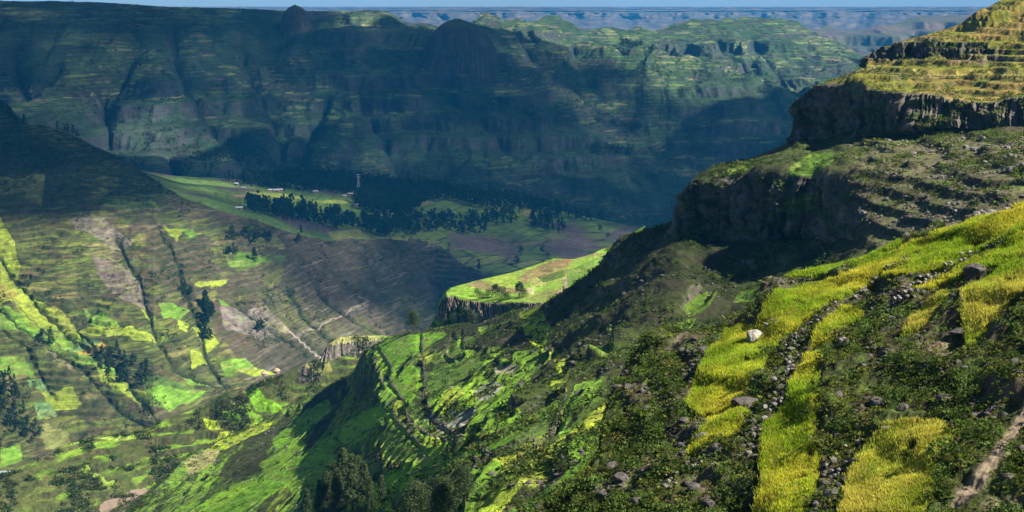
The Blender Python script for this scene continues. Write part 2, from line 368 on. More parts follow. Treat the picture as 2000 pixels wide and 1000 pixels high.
    rm=np.zeros(P2.shape[:2],bool); rm[:P.shape[0]]=river
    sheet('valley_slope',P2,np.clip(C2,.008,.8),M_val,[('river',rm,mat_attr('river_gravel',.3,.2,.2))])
    return U,V,P
H_back=[(250,330),(340,344),(450,350),(560,345),(650,352),(800,365),(950,382),(1050,402),(1150,425),(1250,446),(1400,470)]
H_yb=[(250,2300),(350,2350),(650,2530),(800,2600),(1050,2600),(1250,2455),(1400,2400)]
def make_plateau():
    W=900; px=np.linspace(250,1330,W); t=np.linspace(0,1,230)[:,None]
    c0=L(G_top,px)[None]; y0=g_y(px,L(G_top,px))[None]; c1=L(H_back,px)[None]; y1=L(H_yb,px)[None]
    py=c0+(c1-c0)*t
    z0=-tn(c0)*y0; z1=-tn(c1)*y1; tt=tn(py)
    # straight in world space between rim and back edge
    g=(z1-z0)/(y1-y0); y=(z0-g*y0)/(-tt-g); PX=px[None]+0*py
    P=unproj(PX,py,y); x,yy,z=P[...,0],P[...,1],P[...,2].copy()
    wb=sst(0,.04,t); h=fbm(x/220,yy/220,3,131)*7+fbm(x/60,yy/60,3,132)*1.6
    z+=h*wb*(1-sst(.9,1,t)*.6)
    z1_,rs=terrace(z,4,.25,.45*sst(.45,.1,t),.5*fbm(x/120,yy/120,3,133)); z=z+(z1_-z)*wb
    P=np.stack([x,yy,z],-1); U,V=PX,py
    n1=fbm(x/160,yy/160,4,134); n2=fbm(x/30,yy/50,4,135)
    C=np.zeros(P.shape,np.float32)+A((.085,.15,.030)); C=mixc(C,(.13,.19,.035),sst(-.2,.4,n1)); C=mixc(C,(.05,.085,.02),sst(0.1,.5,n2)*.7)
    fa,fb,fe=voro(x/55+.3*n1,yy/75+z/9,6); fm=sst(430,480,V+.12*(900-U)*0)*sst(600,800,U)
    for i,c in enumerate([(.13,.18,.03),(.10,.15,.04),(.19,.21,.06),(.09,.12,.03),(.15,.12,.07),(.12,.17,.05)]): C=mixc(C,c,fm*((fa>=i/6)&(fa<(i+1)/6))*.8)
    C=mixc(C,(.035,.05,.018),(fe<.09)*fm*.8+rs*.5)
    C=mixc(C,(.10,.08,.075),sst(.05,.25,fbm(x/120,yy/200,3,137)+.25*sst(980,1150,U)*sst(430,500,V)-.05))
    C=paint(C,U,V,PLAT_FIELDS,2.5)
    C=mixc(C,(.09,.075,.07),sst(.93,.5,0*U+ (V-L(G_top,px)[None])/-8+1)*.0)
    C*=(1+.2*n2)[...,None]
    b=[]
    for dy,dz in ((30,-4),(250,-80),(600,-140)):
        q=P[-1].copy(); q[:,1]+=dy; q[:,0]*=q[:,1]/(q[:,1]-dy); q[:,2]+=dz; b.append(q)
    P2=np.concatenate([P,A(b)]); C2=np.concatenate([C,np.repeat(C[-1:],3,0)])
    sheet('plateau',P2,np.clip(C2,.008,.8),M_val)
    return U,V,P
def paint(C,U,V,fields,wob=3.,amt=.88):
    sa,sb,se=voro(U/30,V/7,21); tone=(.78+.4*sa)*(1+.22*fbm(U/5,V/3,3,204)); pale=(sb>.8)*.35
    du=wob*fbm(U/18,V/18,3,201); dv=wob*.6*fbm(U/18,V/18,3,202)
    for c,poly in fields:
        m=inpoly(U+du,V+dv,poly)
        if m.any(): cc=(A(c,np.float32)*tone[...,None])*(1-pale[...,None])+A((.26,.27,.08))*pale[...,None]; C=C+(cc-C)*(m*amt*(1-.5*(se<.05)))[...,None]
    return C
GR=(.16,.34,.016); GY=(.30,.40,.018) ; GD=(.07,.15,.014); YE=(.42,.38,.06); TE=(.15,.30,.10); TA=(.24,.17,.10); OL=(.16,.18,.04); BR=(.13,.09,.06)
VAL_FIELDS=[(GY,[(0,430),(25,470),(40,520),(30,545),(0,540)]),(GY,[(0,540),(35,545),(60,570),(60,595),(0,600)]),
 (YE,[(0,545),(60,600),(110,600),(150,640),(130,650),(50,610),(0,590)]),(GR,[(0,600),(45,620),(110,650),(150,670),(185,690),(150,700),(90,650),(0,640)]),
 (GY,[(20,590),(60,580),(120,612),(190,672),(206,680),(150,686),(60,640)]),(GR,[(30,640),(100,640),(175,660),(205,672),(120,682)]),(TE,[(125,672),(185,662),(195,668),(150,684)]),
 ((.50,.33,.05),[(150,685),(198,668),(210,675),(160,700)]),(GR,[(160,600),(200,610),(235,640),(210,660),(175,625)]),(GR,[(150,690),(180,700),(230,720),(250,745),(190,720),(130,708)]),
 (GY,[(185,715),(240,740),(300,775),(335,812),(280,790),(200,745)]),(GD,[(275,740),(330,745),(395,765),(415,770),(330,815),(290,790)]),(GR,[(285,765),(410,768),(330,815)]),(GY,[(372,690),(400,692),(404,715),(375,722)]),
 (TE,[(52,738),(85,732),(103,755),(60,765)]),(GY,[(80,760),(140,758),(160,790),(100,800)]),(TE,[(65,785),(95,780),(112,808),(75,813)]),(GR,[(0,690),(45,690),(70,728),(30,730),(0,720)]),
 (OL,[(85,820),(120,815),(140,870),(90,880),(80,850)]),(GR,[(0,880),(40,876),(42,900),(10,912),(0,912)]),(GY,[(318,440),(358,450),(345,470),(335,458)]),(GY,[(275,598),(300,610),(305,620),(285,615)]),
 (GR,[(310,585),(372,600),(350,630),(318,625)]),(GY,[(345,630),(370,635),(365,655),(350,650)]),(GR,[(458,615),(478,612),(485,625),(470,632)]),(GR,[(440,500),(470,495),(535,508),(520,520),(470,528),(445,518)]),(BR,[(440,498),(462,502),(450,512)]),
 (GY,[(150,640),(260,640),(330,655),(300,665),(180,655)]),(GY,[(380,555),(450,545),(430,560),(390,562)]),(GR,[(425,580),(440,590),(450,600),(430,598)]),(GY,[(375,640),(400,640),(430,680),(405,690)]),(GR,[(430,710),(480,705),(500,725),(440,740)]),
 (OL,[(50,350),(90,345),(80,400),(50,395)]),(GD,[(180,390),(300,400),(330,412),(200,410)]),(GR,[(350,445),(380,455),(395,462),(370,465)]),
 (OL,[(0,350),(50,355),(60,380),(0,390)]),((.19,.16,.12),[(130,425),(200,430),(260,480),(220,490),(150,450)]),((.19,.15,.12),[(180,500),(280,540),(290,600),(240,590),(190,540)]),
 ((.20,.17,.14),[(430,600),(520,600),(570,650),(500,665),(440,650)]),(GR,[(352,730),(400,745),(415,760),(370,752)]),(GY,[(455,728),(500,722),(540,730),(500,742)]),
 ((.14,.16,.04),[(480,460),(540,470),(560,490),(500,480)]),(GD,[(450,370),(500,380),(500,392),(440,385)]),(GD,[(520,500),(560,500),(550,515),(520,512)])]
VAL_WALLS=[[(0,575),(60,625),(130,680),(150,690)],[(0,600),(35,640),(60,670),(140,740),(230,790)],[(60,660),(120,640)],[(90,690),(185,662)]]
VAL_TRACKS=[([(700,580),(720,590),(690,605),(650,625),(600,640)],1.6,(.30,.26,.20)),([(70,655),(120,700),(145,728)],3,(.20,.16,.11)),([(200,500),(240,520),(260,560)],1.2,(.2,.17,.12)),([(250,412),(380,410),(420,412)],1.,(.16,.15,.1)),([(565,650),(620,700),(640,725)],2,(.3,.27,.24))]
PLAT_FIELDS=[((.30,.36,.05),[(480,378),(560,380),(600,385),(560,390),(490,388)]),((.28,.34,.04),[(600,390),(670,392),(680,397),(620,396)]),(TA,[(455,384),(480,382),(490,388),(460,388)]),((.27,.24,.07),[(755,463),(810,461),(812,468),(760,470)]),
 ((.22,.24,.05),[(640,452),(700,445),(730,466),(650,468)]),((.15,.12,.10),[(760,395),(840,392),(850,400),(770,404)]),((.22,.20,.08),[(1020,410),(1045,408),(1050,425),(1025,425)]),((.30,.26,.15),[(960,376),(990,375),(985,384),(965,384)])]
# ================================================================== the near massif: gorge, cliffs, terraces
ROWS=[
 [(100,1080,560),(400,1080,440),(650,1080,300),(950,1080,150),(1180,1080,140),(1400,900,230),(1550,800,260),(1700,700,280),(2000,650,280),(2400,650,280)],
 [(100,1060,600),(280,1010,590),(400,970,600),(560,900,600),(640,870,560),(690,855,520),(725,842,420),(860,820,350),(1000,800,280),(1180,800,225),(1400,700,320),(1550,600,330),(1700,520,310),(1850,470,280),(2000,420,260),(2400,300,240)],
 [(100,1050,640),(280,985,620),(400,900,690),(560,835,740),(650,790,730),(700,765,700),(728,752,590),(760,740,570),(860,720,530),(1060,650,480),(1200,570,450),(1325,470,450),(1400,475,440),(1450,486,424),(1520,478,412),(1600,482,402),(1660,474,368),(1700,475,345),(1850,440,320),(2000,400,300),(2400,250,270)],
 [(100,1040,660),(200,1010,650),(280,967,640),(330,930,660),(360,896,700),(400,872,730),(450,852,760),(500,832,770),(560,795,790),(620,765,790),(690,728,770),(702,700,760),(712,684,750),(740,668,740),(800,648,710),(860,642,680),(950,628,620),(1000,612,580),(1060,595,540),(1100,572,530),(1150,542,530),(1190,502,530),(1210,475,530),(1225,463,530),(1290,447,530),(1325,432,530),(1331,415,458),(1337,398,456),(1350,372,452),(1372,342,450),(1450,340,430),(1550,345,412),(1650,350,385),(1700,360,380),(1850,330,370),(2000,300,360),(2400,150,330)],
 [(1372,336,490),(1400,325,500),(1460,310,520),(1500,295,520),(1540,277,520),(1600,278,505),(1700,272,470),(1800,268,450),(1900,262,440),(2000,255,430),(2400,170,400)],
 [(1541,275,523),(1549,245,519),(1556,218,517),(1566,197,515),(1582,176,513),(1605,164,511),(1640,160,498),(1700,172,476),(1770,178,460),(1850,195,453),(1900,205,446),(2000,195,437),(2400,80,410)],
 [(1612,161,560),(1640,153,570),(1670,140,580),(1690,131,580),(1800,125,560),(1900,130,540),(2000,125,520),(2400,20,500)],
 [(1692,127,585),(1698,112,583),(1710,100,583),(1740,89,577),(1800,85,568),(1900,95,548),(2000,95,531),(2400,-20,510)],
 [(1742,85,620),(1780,75,630),(1830,62,640),(1870,48,650),(1890,38,650),(1925,15,650),(1950,0,650),(2000,-15,640),(2100,-60,640),(2400,-150,640)]]
def rowvals(px):
    out=[]
    for k,r in enumerate(ROWS):
        py=L(r,px,1); y=np.exp(np.interp(px,A(r)[:,0],np.log(A(r)[:,2])))
        if k<=1:
            for _ in range(3): py=blur(py,28,0); y=blur(y,28,0)
        if k==2:
            for _ in range(2): y=blur(y,12,0); py=blur(py,8,0)
        if out:
            pp,yp=out[-1]; h=px<r[0][0]
            py=np.where(h,pp+3,py); y=np.where(h,yp+18,y)
            bad=y<yp+2; y=np.where(bad,yp+2,y)
        out.append((py,y))
    return out
MAS_FIELDS=[]
def make_massif():
    W=1500; px=np.linspace(100,2150,W); rv=rowvals(px); nts=[150,190,150,190,70,110,50,45,45]
    rows=[];wk=[]
    for k in range(len(rv)-1):
        (p0,y0),(p1,y1)=rv[k],rv[k+1]; n=nts[k]
        P0=unproj(px,p0,y0); P1=unproj(px,p1,y1)
        for i in range(n):
            f=i/n; rows.append(P0+(P1-P0)*f)       # straight in world space
            wk.append(k+f)
    rows.append(unproj(px,*rv[-1])); wk.append(len(rv)-1.)
    P=A(rows); wk=A(wk)[:,None]+0*px[None]
    P[...,2]=blur(blur(P[...,2],2,0),2,1); P[...,1]=blur(blur(P[...,1],2,0),2,1)
    N=normals(P); U0,V0=proj(P)
    Tk=np.min(A([r[0] for r in rv]),0)[None]       # skyline of the column
    edge=sst(0,14,V0-Tk)                             # fade displacement at the skyline
    x,y,z=P[...,0].copy(),P[...,1].copy(),P[...,2].copy()
    steep=sst(.35,.7,1-np.abs(N[...,2]))
    a=(U0-1000)/F*450
    # cliff strengths by row: lower cliff (2-3), big columnar cliff (4-5), upper cliff (6-7)
    cl=(sst(1.9,2.15,wk)*(1-sst(2.9,3.02,wk))*sst(1290,1340,U0)*sst(1680,1640,U0)
       +sst(3.98,4.05,wk)*(1-sst(4.93,5.,wk))*sst(1530,1545,U0)+sst(5.98,6.05,wk)*(1-sst(6.93,7,wk))*sst(1685,1695,U0)*sst(1990,1900,U0))
    col=ridged(a/4.2,z/50,4,301)*1.3+ridged(a/1.3,z/14,3,302)*.7+fbm(a/22,z/25,4,303)*5+fbm(a/3,z/2.5,3,304)*.7+fbm(a/11,z/4.5,4,307)*3.6
    ba,bc=basalt(a,z,2.0,11,5); bb,bd_=basalt(a,z,5.5,30,6); col=col+ba*1.5+bb*2.4-bc*.9-bd_*1.2
    dn=cl*col*.9
    slope=1-cl
    rf=.3+.7*sst(950,1100,U0); r2=fbm(x/34,y/34,5,305)*3.2*rf+ridged(x/14,y/14,4,306)*.9*sst(750,1000,U0)
    low=sst(1150,900,U0)
    dn=dn+slope*r2*edge*np.clip(y/400,.3,1.2)
    # rock spur in the gorge wall and small outcrops
    oc=sst(900,1040,U0)*sst(.12,.3,fbm(x/45,y/45,3,309)+.25*sst(1180,1260,U0)*sst(1650,1500,U0)*sst(430,470,V0)*sst(620,560,V0))
    dn+=slope*oc*(2.0+ridged(x/9,y/9+z/6,4,311)*1.3)*edge*sst(700,850,U0)
    fmk=np.zeros(U0.shape,np.float32)
    du_,dv_=4*fbm(U0/18,V0/18,3,201),2.4*fbm(U0/18,V0/18,3,202)
    for c_,p_ in MAS_FIELDS: fmk=np.maximum(fmk,inpoly(U0+du_,V0+dv_,p_))
    fsm=blur(blur(fmk,5,0),5,1)*sst(480,600,V0)
    dn=dn*(1-.9*fsm)
    P=P+N*dn[...,None]*np.where(N[...,2:3]<0,-1,1)
    z=P[...,2]
    bank=np.zeros(U0.shape); 
    for ln in MAS_WALLS:
        if ln[0][1]<300: continue
        d_,s_=sdist(U0+3*fbm(U0/12,V0/12,2,207),V0,ln); bank-=np.where(s_>0,1.0*sst(0,2,d_)*(1-sst(2,16,d_)),0)
    z=P[...,2]+bank; P[...,2]=z
    # terraces
    tm=sst(1250,1150,U0)*sst(.0,.3,.02+fbm(x/40,y/40,3,313))*(1-oc*.8)*.75+.6*sst(1640,1700,U0)*sst(250,275,V0)*sst(3.98,3.9,wk)
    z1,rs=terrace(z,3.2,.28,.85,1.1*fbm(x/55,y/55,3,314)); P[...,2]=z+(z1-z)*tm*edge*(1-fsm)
    tm2=sst(1600,1640,U0)*sst(4.98,5.1,wk)*edge
    z1,rs2=terrace(P[...,2],2.2,.3,.8,.5*fbm(x/80,y/80,3,315)); P[...,2]+=(z1-P[...,2])*tm2
    bpat=sst(290,380,U0)*sst(1195,1150,U0)*sst(675,700,V0)*sst(-.25,.0,fbm(x/55,y/55,3,341))*edge
    z1,rb=terrace(P[...,2],4.0,.3,.9,.9*fbm(x/75,y/75,2,342)+.12*fbm(x/12,y/12,2,343)); P[...,2]+=(z1-P[...,2])*bpat*(1-.8*fsm)
    P[...,2]+=edge*.25*fbm(x/3,y/3,3,316)*np.clip(1-cl,0,1)
    cap=-tn(np.maximum(Tk+.5,-999))*P[...,1]; P[...,2]=np.where(wk<len(rv)-1.01,np.minimum(P[...,2],np.where(U0<1990,cap,1e9)),P[...,2])
    N2=normals(P); st=1-np.abs(N2[...,2]); U,V=proj(P)
    n1=fbm(x/40,y/40,4,321); n2=fbm(x/9,y/9,4,322); n3=fbm(x/3.,y/3.,3,323)
    C=np.zeros(P.shape,np.float32)+A((.032,.040,.014))
    C=mixc(C,(.055,.085,.015),sst(-.1,.4,n1+.5*n2)*.8); C=mixc(C,mixc(np.zeros(P.shape,np.float32)+A((.085,.068,.045)),(.034,.030,.022),sst(1080,1180,U)*sst(1690,1620,U)*sst(380,430,V)),sst(.1,.5,n2-.6*n1)*.7)  # brown soil painted darker inside the gorge to deepen its shade
    # lower left is greener
    gl=sst(950,700,U)*sst(640,700,V); C=mixc(C,(.085,.15,.018),gl*sst(-.1,.3,n1+.4*n2)*.8); C=mixc(C,(.022,.026,.012),gl*sst(0,.25,n2-.2*n1)*.8)
    fa,fb,fe=voro(x/17+.4*n1,y/24+z/3.5,8); f=gl*(fb>.35)*(fe>.12)*sst(.42,.25,st)*(1-oc)
    for i,c in enumerate([(.16,.28,.03),(.10,.19,.03),(.22,.32,.035)]): C=mixc(C,c,f*((fa>=i/3)&(fa<(i+1)/3))*.85)
    va,vb,ve=voro(x/13+.3*n1,y/30+z/4,12); bg_=bpat*(1-rb)*sst(.55,.35,st)
    for i,c in enumerate([(.20,.36,.02),(.13,.26,.018),(.26,.34,.03),(.16,.30,.02)]): C=mixc(C,c,bg_*((va>=i/4)&(va<(i+1)/4))*(vb>.3+.25*sst(700,600,U))*.85)
    C=mixc(C,(.030,.028,.016),bpat*rb*.85)
    # upper grass shoulder
    up=sst(4.93,5.0,wk)*sst(1540,1560,U); C=mixc(C,(.17,.17,.022),up*.9); C=mixc(C,(.22,.145,.05),up*sst(.0,.3,n1+.1)*.75); C=mixc(C,(.09,.13,.02),up*sst(.1,.4,n2)*.7); C=mixc(C,(.05,.05,.02),up*rs2*.6)
    # dry stony slope below the columns
    dry=sst(1630,1720,U+.25*(400-V))*sst(260,272,V)*(1-sst(3.9,4.0,wk)); C=mixc(C,(.125,.11,.065),dry*.9); C=mixc(C,(.09,.12,.03),dry*sst(0,.35,n2+.3*n1)*.8)
    # green bench between the lower and the columnar cliff
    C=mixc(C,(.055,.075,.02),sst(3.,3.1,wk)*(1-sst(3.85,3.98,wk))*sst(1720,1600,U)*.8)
    rock=np.clip(sst(.38,.55,st)*.85+cl*.9,0,1); rc=np.zeros(P.shape,np.float32)+A((.048,.042,.036)); rc=mixc(rc,(.10,.09,.075),ba*cl*.6); rc=mixc(rc,(.012,.011,.010),np.maximum(bc,bd_)*cl*.9); rc=mixc(rc,(.16,.14,.11),sst(.1,.5,ridged(a/2.2,z/12,3,331))*.6); rc=mixc(rc,(.05,.075,.018),sst(.05,.3,fbm(a/7,z/3.2,4,332))*.85)
    C=C+(rc-C)*rock[...,None]
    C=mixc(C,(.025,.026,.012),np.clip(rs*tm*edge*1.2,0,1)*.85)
    C=mixc(C,(.03,.035,.014),sst(.80,.95,1-np.abs(perlin(x/30+n1,z/1.5+n1)))*sst(1250,1100,U)*.7)
    C=paint(C,U,V,MAS_FIELDS,4.)
    for ln in MAS_WALLS: 
        d=pdist(U+2*n2,V+2*n3,ln); C=mixc(C,(.06,.055,.035),np.exp(-(d/1.6)**2)*.75*sst(-.4,.1,n2))
    road=inpoly(U,V,[(190,1060),(200,1000),(225,980),(262,966),(284,958),(276,972),(240,995),(225,1060)])
    C[road]=A((.17,.13,.10))
    C*=(1+.35*n3+.2*n2)[...,None]
    b=[]
    for dy,dz in ((6,-4),(40,-40),(160,-160)):
        q=P[-1].copy(); q[:,1]+=dy; q[:,2]+=dz; b.append(q)
    P2=np.concatenate([P,A(b)]); C2=np.concatenate([C,np.repeat(C[-1:],3,0)])
    rm=np.zeros(P2.shape[:2],bool); rm[:P.shape[0]]=road
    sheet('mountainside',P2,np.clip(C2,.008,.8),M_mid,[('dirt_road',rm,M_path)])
    return U,V,P
MAS_FIELDS=[(GR,[(733,676),(760,664),(800,654),(868,646),(874,652),(850,668),(815,690),(790,705),(770,718),(762,740),(745,720)]),((.24,.20,.09),[(665,660),(740,656),(735,668),(680,672)]),
 (GR,[(742,735),(765,745),(800,712),(826,722),(828,745),(800,790),(775,775),(748,755)]),((.15,.24,.035),[(838,700),(905,660),(935,652),(925,680),(880,700),(850,712)]),
 ((.12,.22,.03),[(850,715),(905,700),(960,690),(935,725),(870,755),(840,790),(830,760)]),((.16,.25,.04),[(790,800),(815,790),(830,805),(850,835),(905,845),(880,870),(830,850)]),
 (GY,[(1010,603),(1055,596),(1075,640),(1060,685),(1030,665)]),(GR,[(670,830),(700,808),(740,790),(765,800),(730,840),(690,872),(660,860)]),
 (GR,[(740,1000),(690,985),(760,920),(850,900),(950,862),(1030,820),(1070,790),(1100,778),(1075,815),(1000,862),(930,892),(850,925),(790,955)]),
 ((.17,.26,.05),[(1000,860),(1060,810),(1085,800),(1070,850),(1040,870),(990,880)]),((.18,.34,.03),[(1090,850),(1098,800),(1125,752),(1160,740),(1178,742),(1140,770),(1120,810),(1100,845)]),
 ((.34,.40,.03),[(960,895),(1060,880),(1120,840),(1182,785),(1188,812),(1130,850),(1060,900),(990,912)]),((.28,.38,.03),[(930,1000),(970,940),(985,910),(1020,905),(1025,940),(980,1000)]),
 ((.30,.36,.03),[(1010,930),(1050,895),(1090,885),(1075,935),(1035,955)]),(GD,[(990,1000),(1060,960),(1140,900),(1180,880),(1180,960),(1120,1000)]),(GY,[(680,985),(700,960),(740,940),(770,1000)]),
 ((.16,.26,.035),[(735,850),(780,830),(830,860),(860,880),(830,905),(760,900)]),(GR,[(370,1000),(420,965),(520,930),(600,880),(640,840),(665,830),(650,880),(600,930),(540,960),(470,1000)]),
 (GR,[(530,860),(600,800),(640,780),(650,800),(590,850),(540,880)]),(GY,[(400,880),(430,858),(500,832),(535,822),(520,840),(470,862),(440,878)]),
 ((.30,.28,.12),[(360,900),(400,880),(430,880),(415,905),(370,930)]),((.15,.2,.04),[(930,590),(960,570),(985,600)]),
 ((.09,.17,.02),[(1530,345),(1545,325),(1580,302),(1625,296),(1628,315),(1590,340),(1560,345)]),((.10,.16,.02),[(1390,345),(1450,318),(1470,320),(1440,345)]),((.08,.13,.02),[(1515,410),(1540,385),(1600,375),(1590,410),(1560,420)]),
 ((.08,.15,.014),[(1330,600),(1370,572),(1400,570),(1385,600),(1345,620)]),((.08,.15,.014),[(1430,590),(1450,568),(1490,562),(1470,590)]),((.10,.19,.016),[(1300,635),(1360,622),(1350,640),(1310,648)]),
 ((.10,.18,.02),[(1150,690),(1200,670),(1195,700)]),((.26,.25,.21),[(855,815),(880,800),(930,800),(905,832),(870,838)]),((.30,.28,.25),[(925,765),(960,745),(985,752),(960,775),(935,785)]),((.27,.25,.2),[(960,715),(1010,712),(1000,728),(970,732)]),((.2,.18,.15),[(830,800),(850,810),(870,842),(895,850),(860,848),(835,820)]),
 ((.20,.13,.07),[(1850,110),(1930,112),(1925,122),(1840,120)]),((.23,.19,.05),[(1780,135),(1990,138),(1990,155),(1800,150)])]
MAS_FIELDS+=[((.2,.36,.02),[(505,905),(560,880),(590,860),(600,870),(560,900),(520,925)]),((.2,.36,.02),[(400,985),(450,950),(500,930),(490,950),(440,985),(410,1000)]),((.17,.3,.02),[(560,940),(620,900),(650,880),(655,900),(610,940),(570,965)]),
 ((.2,.34,.02),[(750,800),(770,800),(790,830),(800,850),(780,850),(755,825)]),((.2,.34,.02),[(815,860),(850,872),(870,880),(850,895),(825,885)]),((.17,.28,.03),[(880,755),(905,745),(925,740),(905,765)]),((.2,.36,.02),[(935,640),(960,632),(958,645),(940,655)]),((.2,.36,.02),[(890,668),(905,655),(912,670),(900,680)]),
 ((.26,.34,.03),[(1020,870),(1060,850),(1070,862),(1030,890)]),((.16,.2,.05),[(700,895),(740,880),(745,920),(705,930)])]
MAS_WALLS=[[(700,905),(735,880),(745,905),(742,935)],[(790,930),(830,920),(870,905)],[(1000,915),(1040,880),(1075,850),(1100,800)],[(600,870),(640,850),(655,835)],[(730,700),(738,730),(748,752)],[(940,870),(955,885),(945,905)],[(768,800),(775,820),(800,845),(825,870)],[(792,805),(800,825),(840,850),(885,858)],[(835,790),(850,822),(890,845),(900,850)],[(825,660),(826,700),(830,740),(826,780)],[(745,685),(765,715),(762,745),(790,785)],[(880,660),(870,690),(880,700)],
 [(905,655),(908,675),(930,680)],[(660,880),(720,840),(740,835)],[(925,890),(935,905),(925,915)],[(1620,145),(1700,140),(1780,148),(1850,150),(2000,150)],[(1700,116),(1800,118),(1850,122),(2000,118)],[(1400,340),(1330,420)]]
# ------------------------------------------------------------------ promontory with its own cliff
def make_butte():
    W=700; px=np.linspace(838,1260,W)
    rows=[[(838,650,790),(870,672,765),(1000,680,700),(1100,660,690),(1260,640,700)],
     [(838,645,800),(848,624,800),(858,628,786),(880,634,778),(900,636,770),(940,628,760),(1000,614,745),(1060,604,735),(1100,600,730),(1260,570,730)],
     [(838,642,803),(849,621,803),(856,598,800),(864,582,796),(872,574,792),(900,580,785),(930,586,775),(960,589,765),(1000,590,745),(1030,588,740),(1060,590,735),(1100,580,735),(1260,540,735)],
     [(838,640,812),(850,618,812),(858,590,815),(868,573,820),(880,562,828),(930,548,840),(1000,532,850),(1050,516,858),(1080,505,862),(1120,506,850),(1160,495,860),(1172,488,880),(1185,484,890),(1200,477,890),(1260,440,880)]]
    nts=[40,80,110]; out=[];wk=[]
    pr=[(L(r,px,1),L(r,px,2)) for r in rows]
    for k,n in enumerate(nts):
        P0=unproj(px,*pr[k]);P1=unproj(px,*pr[k+1])
        for i in range(n): out.append(P0+(P1-P0)*i/n); wk.append(k+i/n)
    out.append(unproj(px,*pr[3])); wk.append(3.)
    P=A(out); wk=A(wk)[:,None]+0*px[None]; N=normals(P); N*=np.where(N[...,1:2]>0,-1,1)*np.where(N[...,2:3]<0,1,1)
    x,y,z=P[...,0].copy(),P[...,1].copy(),P[...,2].copy(); a=x+.4*y
    cl=sst(.95,1.08,wk)*(1-sst(1.93,2.0,wk))
    col=ridged(a/6,z/40,4,401)*2.2+ridged(a/2,z/20,3,402)*.7+fbm(a/20,z/25,3,403)*2
    ba,bc=basalt(x,z,1.8,8,7); bb,bd_=basalt(x,z,5,20,8); col=col+ba*1.6+bb*2.5-bc*.8-bd_*1.6; P[...,1]-=cl*col; P[...,2]+=(1-cl)*fbm(x/14,y/14,4,405)*1.1*(1-sst(2.8,3,wk))*(1+sst(1,.9,wk)*2)
    U,V=proj(P); n1=fbm(x/25,y/25,4,411); n2=fbm(x/6,y/6,4,412)
    C=np.zeros(P.shape,np.float32)+A((.19,.33,.03)); C=mixc(C,(.13,.16,.03),sst(0,.4,n1)*.6); C=mixc(C,(.20,.16,.07),sst(1000,1060,U)*sst(-.3,.3,n1)*.6)
    C=paint(C,U,V,[((.27,.36,.05),[(915,565),(940,548),(1050,520),(1045,535),(1010,540),(1000,555),(1035,560),(1000,562),(950,557)]),
      ((.24,.17,.09),[(910,558),(935,546),(960,556),(1000,562),(1030,566),(1020,574),(960,570),(920,560)]),((.24,.16,.08),[(1010,545),(1030,530),(1080,508),(1115,508),(1110,520),(1070,535),(1060,555),(1020,552)]),
      ((.25,.28,.07),[(1030,545),(1060,540),(1070,560),(1040,562)]),((.34,.16,.07),[(1095,506),(1120,507),(1112,514)]),((.34,.27,.17),[(1100,540),(1115,535),(1112,555),(1100,580),(1085,575),(1100,560)]),((.4,.33,.22),[(1025,562),(1045,562),(1042,575),(1028,572)]),
      ((.07,.11,.02),[(1050,540),(1100,528),(1105,540),(1060,552)]),((.10,.18,.025),[(1105,530),(1180,498),(1190,505),(1130,550),(1110,560)])],2.5)
    C=mixc(C,(.05,.08,.02),sst(.25,.5,n2)*.6*(wk>2))
    rc=np.zeros(P.shape,np.float32)+A((.15,.12,.09)); rc=mixc(rc,(.02,.018,.015),np.maximum(bc,bd_)*.9); rc=mixc(rc,(.045,.04,.03),sst(0,.5,-ridged(a/3,z/15,3,415))); rc=mixc(rc,(.05,.07,.02),sst(.2,.4,fbm(a/8,z/4,3,416))*.7)
    C=C+(rc-C)*np.clip(cl*1.1,0,1)[...,None]
    C=mixc(C,(.05,.075,.02),(1-sst(.85,1.,wk))*.9)
    b=[]
    for dy,dz in ((4,-3),(30,-30),(90,-90)):
        q=P[-1].copy(); q[:,1]+=dy; q[:,2]+=dz; b.append(q)
    P2=np.concatenate([P,A(b)]); C2=np.concatenate([C,np.repeat(C[-1:],3,0)])
    sheet('rock_promontory',P2,np.clip(C2,.008,.8),M_mid)
    return U,V,P
